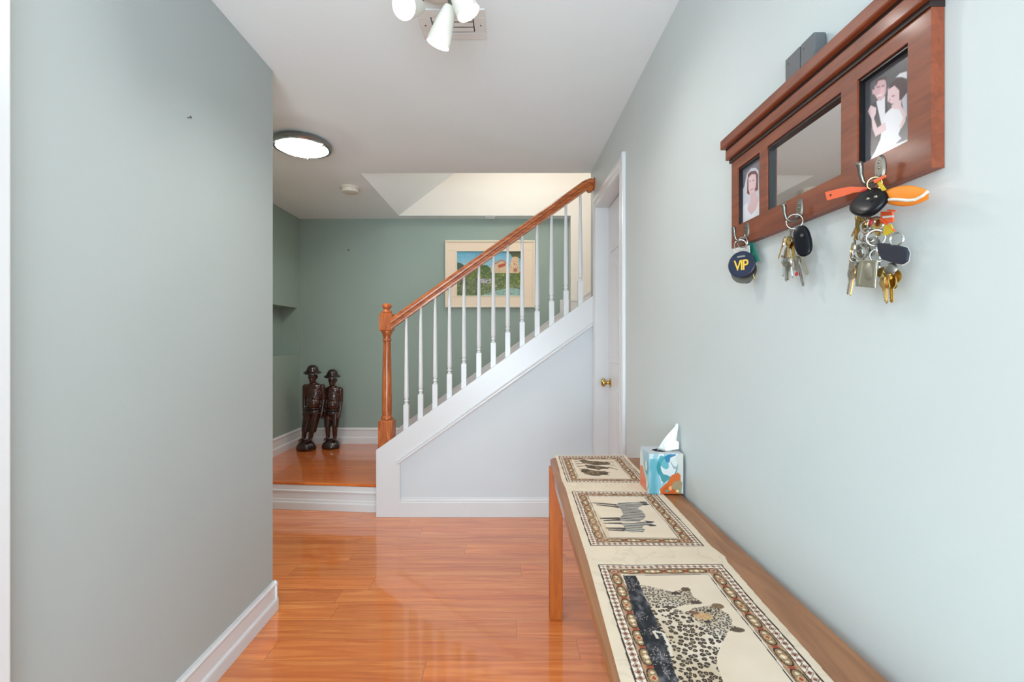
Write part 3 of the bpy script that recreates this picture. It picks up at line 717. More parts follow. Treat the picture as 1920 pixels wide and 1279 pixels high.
def border(corners):
    """corners: far-left, far-right, near-right, near-left in table coordinates (x, y)"""
    fl_, fr_, nr_, nl_ = [np.array(c, float) for c in corners]
    Lx = fl_[0]+(V-fl_[1])/(nl_[1]-fl_[1])*(nl_[0]-fl_[0]); Rx = fr_[0]+(V-fr_[1])/(nr_[1]-fr_[1])*(nr_[0]-fr_[0])
    p = U-Lx; q = Rx-U; Fy = fl_[1]+(U-fl_[0])/(fr_[0]-fl_[0])*(fr_[1]-fl_[1]); r = Fy-V; Ny = nl_[1]+(U-nl_[0])/(nr_[0]-nl_[0])*(nr_[1]-nl_[1]); s_ = V-Ny
    e = np.minimum(np.minimum(p, q), np.minimum(r, s_)); ins = e > 0
    horiz = np.minimum(r, s_) < np.minimum(p, q)           # band runs across the runner
    W = float(fr_[0]-fl_[0]); L_ = float(fl_[1]-nl_[1])
    al = np.where(horiz, p, r); tot = np.where(horiz, W, L_)
    cv.fill(ins, CRM)
    cv.fill(ins & (e < .0035), DKB)
    k = (e > .0035) & (e < .0185) & ins
    c_ = (al/.0145) % 1-.5; dd = np.abs(c_)*.0145/.0062+np.abs(e-.011)/.0058
    cv.fill(k, (232, 218, 202)); cv.fill(k & (dd < 1.25), (112, 78, 62)); cv.fill(k & (dd < 1.0), (214, 190, 164)); cv.fill(k & (dd < .72), (116, 56, 40))
    k = (e > .0185) & (e < .0205) & ins; cv.fill(k, DKB)
    k = (e > .0205) & (e < .0445) & ins; cv.fill(k, TAN)
    n = np.round((tot-.09)/.056); per = (tot-.09)/np.maximum(n, 1); a2 = (al-.045); ph = (a2/per) % 1-.5; ix = np.floor(a2/per)
    ov = (np.abs(ph)*per/.0245)**2.6+(np.abs(e-.0325)/.0105)**2.2
    body = (a2 > 0) & (a2 < tot-.09)
    cv.fill(k & body & (ov < 1.0), (58, 36, 30)); cv.fill(k & body & (ov < .62), OLV)
    dm = np.abs(ph)*per/.008+np.abs(e-.0325)/.007
    cv.fill(k & body & (dm < 1), (206, 170, 130)); odd = (ix % 2 == 0); cv.fill(k & body & (dm < .62) & odd, RED); cv.fill(k & body & (dm < .62) & ~odd, (232, 214, 192))
    for sg in (-1, 1):
        db = np.hypot((ph-sg*.24)*per, (e-.0325)); cv.fill(k & body & (db < .0032), (224, 204, 178))
    d2 = np.abs(np.abs(ph)-.5)*per/.004+np.abs(e-.0325)/.008; cv.fill(k & body & (d2 < 1), RED)
    for cxx, cyy in (corners[0], corners[1], corners[2], corners[3]):
        pass
    cd = np.hypot(np.minimum(p, q)-.0325, np.minimum(r, s_)-.0325); cv.fill(k & (cd < .011), (70, 42, 34)); cv.fill(k & (cd < .0085), (186, 150, 120)); cv.fill(k & (cd < .0035), RED)
    k = (e > .0485) & (e < .0505) & ins; cv.fill(k, (40, 30, 28))
    k = (e > .0445) & (e < .0455) & ins; cv.fill(k, (120, 90, 70))
    inn = (e > .0505) & ins
    cv.a[inn] = mixc((230, 210, 188), (216, 196, 172), fbm(U*18, V*18, 5)*.9)[inn]/255
    return inn
tb = on_bench
in1 = border([(.2125, 2.195), (.5085, 2.195), (.5055, 1.795), (.2060, 1.795)])
P2 = [tb(1071.5, 922.5), tb(1228, 925.6), tb(1321, 1026), tb(1107, 1026)]
in2 = border(P2)
P3 = [tb(1121, 1061), tb(1353, 1061.6), None, None]
P3[3] = (P3[0][0]-.0150, P3[0][1]-.455); P3[2] = (P3[1][0]-.0120, P3[1][1]-.455)
in3 = border(P3)
def c3(*pts): return [tb(1000+x/4.5675, 780+y/4.5675) for x, y in pts]
def c4(*pts): return [tb(1020+x/3.5556, 1020+y/3.5556) for x, y in pts]
# antelopes
brn = mixc((66, 52, 38), (182, 150, 114), np.clip(fbm(U*90, V*60, 8)*1.3-.3, 0, 1))
for pl in (c3((395, 388), (430, 380), (470, 392), (520, 394), (580, 398), (640, 404), (660, 412), (650, 424), (600, 426), (560, 430), (520, 428), (470, 420), (420, 412)),
           c3((440, 425), (500, 432), (560, 436), (620, 444), (650, 452), (640, 462), (590, 462), (560, 470), (520, 462), (460, 452)),
           c3((400, 470), (440, 458), (500, 470), (560, 478), (620, 482), (645, 496), (640, 508), (600, 512), (560, 520), (500, 518), (440, 502))):
    cv.poly(pl, brn*.95)
for a_, b2 in (((350, 383), (430, 388)), ((352, 400), (440, 402)), ((362, 420), (450, 418)), ((375, 440), (470, 436)), ((392, 462), (460, 462)), ((408, 485), (460, 484)), ((600, 402), (695, 400)), ((620, 418), (700, 432)), ((610, 490), (660, 490)), ((600, 510), (655, 516)), ((640, 445), (722, 470))):
    p, q = c3(a_, b2); cv.line(p, q, .010, (64, 48, 36), .9, .004)
# zebras
sgr = mixc((56, 54, 54), (206, 196, 182), (np.sin(V*470+7*fbm(U*9, V*9, 2)+U*90) > -.25).astype(float)*.75+.2*fbm(U*40, V*40, 1))
for pl in (c3((690, 775), (740, 752), (860, 748), (925, 742), (975, 748), (978, 772), (930, 778), (890, 800), (930, 820), (962, 862), (952, 892), (900, 916), (800, 915), (700, 905), (740, 880), (770, 850), (745, 805)),
           c3((720, 920), (840, 925), (935, 918), (960, 908), (990, 912), (1030, 945), (1020, 955), (950, 950), (930, 965), (958, 985), (940, 1008), (850, 1008), (760, 995), (780, 950))):
    cv.poly(pl, sgr)
for a_, b2, w_ in (((505, 755), (710, 772), .011), ((540, 772), (730, 792), .011), ((570, 886), (740, 886), .012), ((600, 904), (740, 900), .009), ((600, 926), (760, 928), .010), ((620, 968), (790, 975), .012), ((640, 985), (780, 992), .009)):
    p, q = c3(a_, b2); cv.line(p, q, w_*.7, (70, 62, 56), .9, w_*1.4)
for c_ in ((945, 748), (965, 765), (1000, 920), (1020, 950)):
    p, = c3(c_); cv.ell(p, .012, .006, (48, 42, 40))
p, = c3((560, 940)); cv.ell(p, .02, .13, (196, 166, 128), .35)
# leopards on a dark trunk
f1, f2 = worley(U*92, V*92, 3)
g1, g2 = worley(U*175, V*175, 9)
fur = mixc((232, 220, 204), (190, 164, 132), fbm(U*22, V*22, 4)*.9)
spots = fur.copy(); wob = (vnoise(U*330, V*330, 8)-.5)*.12; r_ = (f1+wob > .13) & (f1+wob < .43) & ((f2-f1) > .09); spots[r_] = (44, 34, 30); spots[(f1+wob <= .13)] = (140, 106, 76)
fine = fur*.93; fine = fine.copy(); fine[(g1 < .40) & (g2-g1 > .12)] = (62, 46, 38)
trunk = mixc((18, 20, 26), (120, 116, 120), np.clip(fbm(U*110, V*60, 6)*2.2-.9, 0, 1))
tk = g1 < .17; trunk = trunk.copy(); trunk[tk & (vnoise(U*40, V*40, 5) > .5)] = (186, 166, 156)
m3 = cv.poly(c4((530, 218), (612, 218), (650, 300), (720, 420), (760, 520), (830, 640), (870, 760), (900, 860), (950, 1000), (1050, 1300), (930, 1500), (840, 1100), (770, 921), (700, 760), (640, 600), (590, 450)), trunk)
cv.poly(c4((640, 285), (700, 292), (800, 318), (860, 330), (905, 318), (930, 298), (965, 300), (978, 330), (1000, 365), (1040, 388), (1040, 408), (990, 415), (940, 415), (900, 432), (840, 440), (780, 428), (700, 420), (665, 350)), fine)
big = [(700, 418), (780, 430), (860, 445), (960, 462), (1010, 432), (1080, 425), (1130, 408), (1175, 405), (1190, 425), (1180, 450), (1230, 480), (1255, 520), (1250, 550), (1300, 568), (1320, 588), (1290, 600), (1235, 590), (1215, 620), (1180, 690), (1150, 760), (1160, 840), (1190, 921), (1230, 1040), (1240, 1200), (1000, 1200), (890, 921), (850, 800), (800, 640), (740, 500)]
mb_ = cv.poly(c4(*big), spots)
head = cv.poly(c4((985, 440), (1080, 425), (1130, 408), (1175, 405), (1190, 425), (1180, 450), (1230, 480), (1255, 520), (1250, 550), (1300, 568), (1320, 588), (1290, 600), (1235, 590), (1215, 620), (1130, 620), (1050, 560), (1000, 500)), fine)
for c_, ru, rv, col in (((945, 312), .010, .008, (90, 68, 50)), ((1015, 400), .012, .006, (70, 52, 42)), ((1160, 422), .012, .010, (120, 92, 66)), ((1290, 585), .013, .008, (84, 64, 48)), ((1060, 492), .018, .012, (206, 160, 110)), ((1100, 455), .006, .004, (40, 30, 26)), ((1085, 530), .006, .004, (40, 30, 26)), ((1000, 470), .010, .006, (120, 84, 64)), ((880, 340), .010, .006, (60, 46, 38)), ((840, 435), .014, .004, (60, 44, 36))):
    p, = c4(c_); cv.ell(p, ru, rv, col, .85)
for pl in ([(730, 590), (790, 600), (840, 690), (850, 760)], [(730, 590), (760, 640)]):
    q = c4(*pl)
    for a_, b2 in zip(q, q[1:]): cv.line(a_, b2, .005, (220, 206, 190))
# keep only inside the inner panel: repaint nothing outside (polygons lie inside)
dist = .5*np.minimum(1, 1)
def runner_map(U, V):
    t = (U-cv.u0)/(cv.u1-cv.u0)
    L_ = left_e(V); R_ = right_e(V)
    X = np.clip(U, L_, R_)
    Z = BZ+.0022+.0010*np.sin(V*23+1)*np.sin(U*17)+.0008*fbm(U*9, V*9, 31)
    over = np.maximum(0, V-(yb1-.006)); Z = Z+.004*np.exp(-((V-2.20)/.02)**2)
    e = np.minimum(U-L_, R_-U); Z = np.where(e <= 0, BZ+.0004, Z)
    return X, V, Z
rn = painted('table_runner', cv, runner_map, 'print')
tag(rn, 'long cream table runner printed with leopards, zebras and antelopes on the narrow table', 'table runner')

# ================================================================ TISSUE BOX
tx0, tx1, ty0, ty1, tz0, tz1 = .4725, .5905, 1.655, 1.772, BZ+.0045, BZ+.143
tb_ = thing('tissue_box', 'square tissue box with blue and orange swirls beside the wall', 'tissue box', ((tx0+tx1)/2, (ty0+ty1)/2, tz0))
def swirl(cv, sd_):
    a = (cv.U-cv.u0)/(cv.u1-cv.u0); z = (cv.V-cv.v0)/(cv.v1-cv.v0)
    w1 = fbm(a*2.2, z*1.5, sd_); w2 = fbm(a*3+5, z*3, sd_+3)
    base = mixc((226, 226, 222), (160, 196, 208), np.clip((w1-.4)*4, 0, 1))
    base = np.where((np.sin(a*16+w1*16)[..., None] > .5), mixc((214, 222, 228), (110, 168, 186), w2), base)
    cv.a[:] = base/255
cf = Canvas(tx0, tx1, tz0, tz1, .0012, (220, 222, 220)); swirl(cf, 3)
def tf(cx, cy): return (tx0+(cx-412)/(940-412)*(tx1-tx0), tz1-(cy-530)/(1090-530)*(tz1-tz0))
cf.poly([tf(400, 600), tf(590, 600), tf(560, 800), tf(600, 940), tf(560, 1100), tf(400, 1100)], mixc((140, 190, 206), (96, 164, 178), (np.sin(cf.U*160+8*fbm(cf.U*20, cf.V*14, 3))*.5+.5)))
cf.poly([tf(860, 530), tf(960, 530), tf(960, 1000), tf(860, 800), tf(780, 760), tf(760, 640)], (206, 206, 198))
cf.ell(tf(690, 720), .036, .040, (46, 140, 148)); cf.ell(tf(715, 715), .027, .033, (216, 220, 220)); cf.ell(tf(640, 650), .014, .026, (72, 158, 172), .8, .5)
cf.poly([tf(650, 590), tf(700, 540), tf(830, 535), tf(820, 560), tf(740, 580), tf(730, 650), tf(680, 650)], (44, 122, 160))
cf.poly([tf(740, 650), tf(800, 600), tf(860, 680), tf(860, 750), tf(790, 740)], (152, 172, 172)); cf.ell(tf(800, 640), .009, .018, (216, 218, 214), 1, .4)
cf.poly([tf(570, 800), tf(700, 830), tf(760, 860), tf(640, 940), tf(600, 900)], (70, 150, 156))
cf.poly([tf(590, 1100), tf(580, 1020), tf(700, 920), tf(760, 830), tf(860, 790), tf(900, 830), tf(900, 900), tf(870, 1000), tf(930, 1100)], (212, 106, 44))
cf.poly([tf(800, 920), tf(900, 900), tf(930, 940), tf(900, 1100), tf(820, 1060), tf(740, 1000)], (166, 146, 110)); cf.poly([tf(600, 1100), tf(640, 1000), tf(720, 960), tf(740, 1000), tf(830, 1040), tf(820, 1100)], (206, 92, 34))
cf.ell(tf(740, 1010), .006, .008, (244, 170, 110)); cf.ell(tf(690, 1050), .006, .004, (90, 156, 150)); cf.ell(tf(850, 1050), .006, .004, (224, 220, 150))
painted('front_panel', cf, lambda U, V: (U, U*0+ty0, V), 'card', tb_)
cs_ = Canvas(ty0, ty1, tz0, tz1, .002, (220, 222, 220)); swirl(cs_, 8)
def ts(a, z): return (ty0+a*(ty1-ty0), tz0+z*(tz1-tz0))
cs_.poly([ts(.25, 0), ts(1, 0), ts(1, .5), ts(.7, .55), ts(.35, .3)], (222, 120, 84)); cs_.ell(ts(.25, .6), .022, .024, (70, 160, 176)); cs_.ell(ts(.3, .64), .013, .018, (228, 228, 226))
painted('side_panel', cs_, lambda U, V: (U*0+tx0, U, V), 'card', tb_)
b = BM(); e_ = .0008
v = lambda x, y, z: b.verts.new((x, y, z))
q = [v(tx0+e_, ty0+e_, tz0), v(tx1, ty0+e_, tz0), v(tx1, ty1, tz0), v(tx0+e_, ty1, tz0)]; t_ = [v(tx0+e_, ty0+e_, tz1), v(tx1, ty0+e_, tz1), v(tx1, ty1, tz1), v(tx0+e_, ty1, tz1)]
for i in range(4): b.faces.new((q[i], q[(i+1)%4], t_[(i+1)%4], t_[i]))
b.faces.new(q[::-1])
cxx, cyy = (tx0+tx1)/2, (ty0+ty1)/2
ov = [v(cxx+.032*math.cos(a), cyy+.026*math.sin(a), tz1-.001) for a in [PI*1.25+2*PI*k/16 for k in range(16)]]
for i in range(4):
    for k in range(4): b.faces.new((t_[i], ov[(i*4+k)], ov[(i*4+k+1) % 16]))
    b.faces.new((t_[i], ov[(i*4+4) % 16], t_[(i+1)%4]))
obj('box_shell', b, paint('tissue_box_card', (196, 200, 206), .4), tb_)
# tissue: folded sheet rising to a point
b = BM(); nu_, nv_ = 18, 12; base = []; rs = random.Random(2)
prof_l = lambda t: -.034+t*.070-.004*math.sin(t*PI)           # left outline x
prof_r = lambda t: .034+.004*t+.006*math.sin(t*PI)            # right outline x
g = []
for j in range(nv_+1):
    t = j/nv_; row = []
    xl_, xr_ = prof_l(t), prof_r(t)
    if t > .9: xl_ = min(xl_, xr_-.006)
    for i in range(nu_+1):
        s_ = i/nu_; x = xl_+(xr_-xl_)*s_
        yy = .014*math.sin(s_*PI*2.3+.5)*(1-.5*t)+.004*math.sin(s_*11+t*4)
        z = tz1-.004+t*.100*(1-.06*abs(s_-.75))
        row.append(b.verts.new((cxx+.021+x, cyy-.002+yy, z)))
    g.append(row)
for j in range(nv_):
    for i in range(nu_): b.faces.new((g[j][i], g[j][i+1], g[j+1][i+1], g[j+1][i]))
o = obj('tissue', b, 'tissue', tb_, smooth=60); md = o.modifiers.new('thick', 'SOLIDIFY'); md.thickness = .0012
b = BM(); ps = [(-.002, 0), (.045, .006), (.047, .030), (.020, .040), (-.004, .022)]
vs = [b.verts.new((cxx+.013+x, cyy-.020+.004*k, tz1+.001+z)) for k, (x, z) in enumerate(ps)]; b.faces.new(vs)
o = obj('tissue_fold', b, 'tissue', tb_); md = o.modifiers.new('thick', 'SOLIDIFY'); md.thickness = .001

# ================================================================ KEY RACK
kr = thing('key_rack', 'dark walnut wall rack with mirror, two photos and three hooks', 'key rack', (.6, .98, 1.466))
OF = .020
def rx(y, off): return .6245-off-.015*y
def rbox(b, y0, y1, z0, z1, o0, o1):
    """box on the right wall between offsets o0 (near wall) and o1 (out)"""
    v = [b.verts.new(p) for p in ((rx(y0,o0),y0,z0),(rx(y1,o0),y1,z0),(rx(y1,o1),y1,z0),(rx(y0,o1),y0,z0),(rx(y0,o0),y0,z1),(rx(y1,o0),y1,z1),(rx(y1,o1),y1,z1),(rx(y0,o1),y0,z1))]
    for f in ((0,3,2,1),(4,5,6,7),(0,1,5,4),(1,2,6,5),(2,3,7,6),(3,0,4,7)): b.faces.new([v[i] for i in f])
Yn, Yf, Zb, Zt = .6805, 1.279, 1.466, 1.702
op = [(.7201, .8237), (.863, 1.107), (1.1393, 1.2464)]; oz0, oz1 = 1.520, 1.668
b = BM()
rbox(b, Yn, Yf, Zb, oz0, .001, OF); rbox(b, Yn, Yf, oz1, Zt+.03, .001, OF)
for a0, a1 in ((Yn, op[0][0]), (op[0][1], op[1][0]), (op[1][1], op[2][0]), (op[2][1], Yf)): rbox(b, a0, a1, oz0, oz1, .001, OF)
bmesh.ops.remove_doubles(b, verts=b.verts, dist=1e-5)
obj('frame_board', b, 'walnut', kr)
b = BM(); rbox(b, Yn-.004, Yf+.011, 1.703, 1.728, .001, .032); obj('crown_fascia', b, 'walnut', kr, bevel=.002)
b = BM(); rbox(b, Yn-.001, Yf+.006, 1.694, 1.7028, .001, .0235); obj('lower_shadow_line', b, 'shadowline', kr)  # dark strip painted in as the shadow line below the fascia
b = BM(); rbox(b, Yn-.002, Yf+.012, 1.7283, 1.7348, .001, .030); obj('upper_shadow_line', b, 'shadowline', kr)  # shade below the crown shelf, put into the strip's colour
b = BM(); rbox(b, Yn-.02, Yf+.021, 1.735, 1.760, .001, .042); obj('crown_shelf', b, 'walnut', kr, bevel=.003)
for (a0, a1) in op:
    b = BM(); w_ = .004
    rbox(b, a0+.0002, a0+w_*.6, oz0, oz1, .002, .0165); rbox(b, a1-w_*.6, a1-.0002, oz0, oz1, .002, .0165); rbox(b, a0, a1, oz0, oz0+.0015, .002, .010); rbox(b, a0, a1, oz1-.005, oz1, .002, .0165)
    obj('black_liner', b, 'black', kr)
a0, a1 = op[1]; b = BM(); rbox(b, a0+.001, a1-.001, oz0+.001, oz1-.001, .002, .008); obj('mirror', b, 'mirror', kr)
# photographs
OP = .0075
def photo(a0, a1, fn, name, label):
    cv = Canvas(a0+.0015, a1-.0015, oz0+.001, oz1-.001, .0006, (86, 84, 88)); fn(cv); blur(cv, 3)
    o = painted(name, cv, lambda U, V: (rx(U, OP), U, V), 'paper', kr); o['label'] = label
def prjl(ox, oy, sc_):
    def f(*pts):
        r = []
        for x, y in pts: p = on_right(ox+x/sc_, oy+y/sc_, OP); r.append((p.y, p.z))
        return r
    return f
SK, SKL, HR, DRS = (204, 164, 168), (222, 190, 192), (74, 52, 56), (226, 224, 228)
def wedding(cv):
    f = prjl(1600, 80, 5.558)
    cv.a[:] = mixc((96, 94, 98), (74, 72, 76), (cv.V-oz0)/(oz1-oz0))/255
    cv.poly(f((150, 1279), (190, 1150), (170, 800), (200, 640), (250, 600), (330, 560), (360, 700), (330, 1000), (280, 1279)), (58, 54, 60))      # suit
    cv.poly(f((238, 615), (330, 560), (330, 760), (300, 900)), (222, 218, 222))                                              # shirt
    cv.poly(f((225, 440), (240, 405), (290, 385), (335, 392), (345, 450), (340, 520), (322, 570), (285, 608), (255, 600), (232, 565), (222, 545), (198, 540), (196, 490), (218, 495)), SK); cv.poly(f((290, 470), (325, 480), (320, 540), (290, 580), (270, 540)), (222, 176, 182))                      # his face
    cv.poly(f((225, 440), (235, 390), (280, 365), (345, 350), (350, 400), (320, 385), (260, 400), (235, 460)), HR)
    cv.line(*f((240, 470), (275, 462)), .0016, (120, 80, 84)); cv.line(*f((295, 455), (325, 448)), .0016, (120, 80, 84)); cv.line(*f((245, 560), (300, 545)), .0028, (230, 210, 210))
    cv.poly(f((470, 600), (500, 600), (500, 660), (430, 690), (430, 620)), SKL); cv.poly(f((360, 480), (400, 440), (450, 430), (500, 460), (500, 560), (470, 640), (400, 640), (355, 610)), SKL)          # her face
    cv.poly(f((365, 490), (390, 430), (450, 380), (520, 370), (560, 420), (560, 520), (510, 600), (480, 600), (480, 500), (430, 450)), HR)
    cv.poly(f((440, 365), (490, 320), (560, 300), (560, 380), (500, 360)), DRS)                                              # veil cap
    cv.poly(f((500, 600), (560, 520), (560, 780), (520, 700)), (196, 190, 200))
    cv.poly(f((335, 740), (400, 680), (470, 650), (530, 720), (510, 850), (470, 960), (500, 1000), (440, 1060), (560, 1010), (565, 1030), (240, 1190), (150, 1250), (200, 1190), (280, 1010), (300, 860)), DRS)
    cv.poly(f((400, 650), (480, 620), (550, 760), (540, 830), (500, 900), (480, 880), (520, 790), (480, 700), (400, 690)), SKL)
    cv.poly(f((150, 720), (180, 655), (240, 680), (235, 740), (215, 790), (250, 890), (330, 830), (345, 910), (230, 985), (200, 900), (190, 800)), SKL)
    cv.line(*f((400, 560), (430, 556)), .0014, (120, 70, 80)); cv.line(*f((385, 600), (372, 604)), .002, (170, 90, 100))
def bride(cv):
    f = prjl(1370, 290, 9.143)
    cv.a[:] = mixc((92, 90, 100), (126, 122, 132), (cv.V-oz0)/(oz1-oz0))/255
    cv.poly(f((170, 1210), (185, 620), (230, 560), (280, 330), (350, 240), (430, 228), (475, 280), (490, 700), (490, 1060)), (206, 204, 214))
    cv.poly(f((300, 330), (350, 290), (430, 280), (470, 350), (470, 600), (430, 640), (400, 600), (330, 690), (280, 670), (285, 450)), (112, 70, 72))
    cv.poly(f((305, 400), (360, 340), (430, 340), (440, 450), (430, 560), (380, 650), (330, 690), (305, 600)), SKL)
    cv.poly(f((345, 680), (420, 600), (440, 700), (480, 780), (440, 950), (350, 1030), (280, 940), (340, 830)), (216, 182, 184))
    cv.poly(f((170, 1210), (190, 900), (290, 830), (290, 960), (350, 1040), (430, 950), (490, 780), (490, 1060)), (228, 226, 230))
    cv.line(*f((320, 465), (345, 455)), .0014, (90, 60, 66)); cv.line(*f((375, 450), (405, 440)), .0014, (90, 60, 66)); cv.line(*f((340, 610), (385, 590)), .0018, (190, 100, 110))
photo(*op[0], wedding, 'photograph', 'photo of a couple in wedding clothes')
photo(*op[2], bride, 'photograph', 'photo of a woman in a white veil')
# hooks
hooks = {}
for k, (px, py) in enumerate(((1401, 433), (1500, 391), (1651, 316))):
    p = on_right(px, py, OF+.0003); b = BM()
    n = 24; A = [b.verts.new((rx(p.y+.0105*math.cos(a), OF+.0003), p.y+.0105*math.cos(a), p.z+.0215*math.sin(a))) for a in [2*PI*i/n for i in range(n)]]
    Bv = [b.verts.new((rx(p.y+.0085*math.cos(a), OF+.0033), p.y+.0085*math.cos(a), p.z+.0190*math.sin(a))) for a in [2*PI*i/n for i in range(n)]]
    for i in range(n): b.faces.new((A[i], A[(i+1)%n], Bv[(i+1)%n], Bv[i]))
    b.faces.new(A); b.faces.new(Bv[::-1])
    for dz in (.010, .001):
        lathe(b, [(.0028, 0), (.0022, .0012), (0, .0013)], (rx(p.y, OF+.0033), p.y, p.z+dz), (-1, 0, 0), 10)
    X_ = rx(p.y, OF+.003)
    pts = [Vector((X_-ox_, p.y, p.z+oz_)) for ox_, oz_ in ((0, -.012), (.004, -.020), (.011, -.0265), (.019, -.027), (.026, -.021), (.029, -.010), (.0295, .001), (.031, .006))]
    tube(b, pts, [.0045, .0042, .0038, .0036, .0035, .0036, .0042, .0048], 12)
    ellipsoid(b, pts[-1], (.0054, .0054, .0054), 2)
    obj('hook', b, 'gunmetal', kr, smooth=40)
    hooks[k] = Vector((X_-.0155, p.y, p.z-.0235))

# grey box on top of the rack
gb = thing('grey_wall_box', 'small dark grey double box standing on top of the key rack', 'box', (.59, .975, 1.761))
yA, yB_ = .927, 1.023; ym = .971
for (s0, s1, nm) in ((yA, ym-.0008, 'box_half'), (ym+.0008, yB_, 'box_half')):
    b = BM(); rbox(b, s0, s1, 1.7605, 1.8185, .002, .028); o = obj(nm, b, 'greybox', gb, bevel=.004, seg=3)
    b = BM(); lathe(b, [(.0016, -.0002), (.0016, .0006), (0, .0007)], (rx((s0+s1)/2, .028), (s0+s1)/2+(.010 if s0 < ym else .012), 1.803), (-1, 0, 0), 10); obj('screw_hole', b, 'black', o)
b = BM(); rbox(b, yA+.004, yB_-.004, 1.7605, 1.8150, .0022, .024); obj('box_core', b, 'black', gb)

# ================================================================ KEYS
def proj(px, py, off): return on_right(px, py, off)
def ringobj(c, r, nrm, mat, parent, wire=.0011, name='split_ring'):
    b = BM(); u, v_ = frame_of(nrm)
    tube(b, [Vector(c)+(u*math.cos(a)+v_*math.sin(a))*r for a in [2*PI*k/28 for k in range(28)]], wire, 8, closed=True)
    tube(b, [Vector(c)+Vector(nrm).normalized()*wire*1.6+(u*math.cos(a)+v_*math.sin(a))*r for a in [2*PI*k/28 for k in range(28)]], wire, 8, closed=True)
    return obj(name, b, mat, parent, smooth=True)
def flat(b, outline, th, M4):
    """extruded outline (list of (u,v)) placed by matrix"""
    A = [b.verts.new(M4 @ Vector((x, y, -th/2))) for x, y in outline]; B = [b.verts.new(M4 @ Vector((x, y, th/2))) for x, y in outline]
    n = len(outline); b.faces.new(A[::-1]); b.faces.new(B)
    for i in range(n): j = (i+1) % n; b.faces.new((A[i], A[j], B[j], B[i]))
def basis(o, down, face):
    d = Vector(down).normalized(); f = Vector(face); f = (f-d*f.dot(d)).normalized(); s_ = d.cross(f)
    m = Matrix((( s_.x, d.x, f.x, o[0]), (s_.y, d.y, f.y, o[1]), (s_.z, d.z, f.z, o[2]), (0, 0, 0, 1))); return m
def key(px0, py0, px1, py1, off, mat, parent, yaw=0.0, bow=.0115, kind=0):
    """key hanging from pixel p0 (top of bow) to pixel p1 (tip)"""
    p = proj(px0, py0, off); q = proj(px1, py1, off*.9); d = q-p; L = d.length
    face = Vector((-math.cos(yaw), math.sin(yaw), 0)); m = basis(p, d, face); b = BM()
    bw = bow*(1 if kind != 2 else .85)
    # bow with a hole: ring of quads
    n = 20; out = []; inn = []
    for i in range(n):
        a = 2*PI*i/n-PI/2; r = bw*(1+(.12*math.cos(4*a) if kind == 1 else 0)+(.06*math.cos(3*a) if kind == 2 else 0))
        out.append((r*math.cos(a), bw+r*math.sin(a))); inn.append((.003*math.cos(a), bw*.50+.003*math.sin(a)))
    th = .0022
    O1 = [b.verts.new(m @ Vector((x, y, th/2))) for x, y in out]; O2 = [b.verts.new(m @ Vector((x, y, -th/2))) for x, y in out]
    I1 = [b.verts.new(m @ Vector((x, y, th/2))) for x, y in inn]; I2 = [b.verts.new(m @ Vector((x, y, -th/2))) for x, y in inn]
    for i in range(n):
        j = (i+1) % n
        b.faces.new((O1[i], O1[j], I1[j], I1[i])); b.faces.new((O2[j], O2[i], I2[i], I2[j])); b.faces.new((O2[i], O2[j], O1[j], O1[i])); b.faces.new((I1[i], I1[j], I2[j], I2[i]))
    # blade with cuts
    bl = [(-.0040, 2*bw-.002), (-.0040, L-.003), (-.001, L)]; s0 = L
    cuts = int((L-2*bw)/.005)
    for c_ in range(cuts): s0 = L-.003-c_*.005; bl += [(.0036, s0), (.0016+.0012*((c_*7) % 3)/2, s0-.0025)]
    bl += [(.0044, 2*bw+.002), (.0044, 2*bw-.002)]
    flat(b, bl, .0018, m); flat(b, [(-.0008, 2*bw), (.0004, 2*bw), (.0004, L-.006), (-.0008, L-.006)], .0024, m)
    return obj('key', b, mat, parent)
def text_mesh(name, s, size, depth, m, mat, parent):
    c = bpy.data.curves.new(name, 'FONT'); c.body = s; c.size = size; c.extrude = depth; c.align_x = 'CENTER'; c.align_y = 'CENTER'; c.offset = .0004; c.space_character = .85
    o = bpy.data.objects.new('tmp', c); C.objects.link(o); dg = bpy.context.evaluated_depsgraph_get()
    me = bpy.data.meshes.new_from_object(o.evaluated_get(dg)); bpy.data.objects.remove(o)
    me.transform(m); me.materials.clear()
    return obj(name, me, mat, parent)
def K2(x, y): return (1350+x/4.264, 280+y/4.264)
def kp(x, y, off): return proj(*K2(x, y), off)
def kk(x0, y0, x1, y1, off, mat, parent, **k): return key(*K2(x0, y0), *K2(x1, y1), off, mat, parent, **k)
def slab(name, pts2, off, th, mat, parent, bevel=.0015, tilt=None):
    """flat piece parallel to the wall; outline in crop pixels"""
    b = BM(); P = [kp(x, y, off) for x, y in pts2]
    if tilt: P = [p+Vector(tilt)*((pts2[i][0]-pts2[0][0])/100.0) for i, p in enumerate(P)]
    A = [b.verts.new(p+Vector((th/2, 0, 0))) for p in P]; B = [b.verts.new(p-Vector((th/2, 0, 0))) for p in P]; n = len(P)
    b.faces.new(A); b.faces.new(B[::-1])
    for i in range(n): j = (i+1) % n; b.faces.new((A[i], B[i], B[j], A[j]))
    return obj(name, b, mat, parent, bevel=bevel)
WN = Vector((-1, -.015, 0))
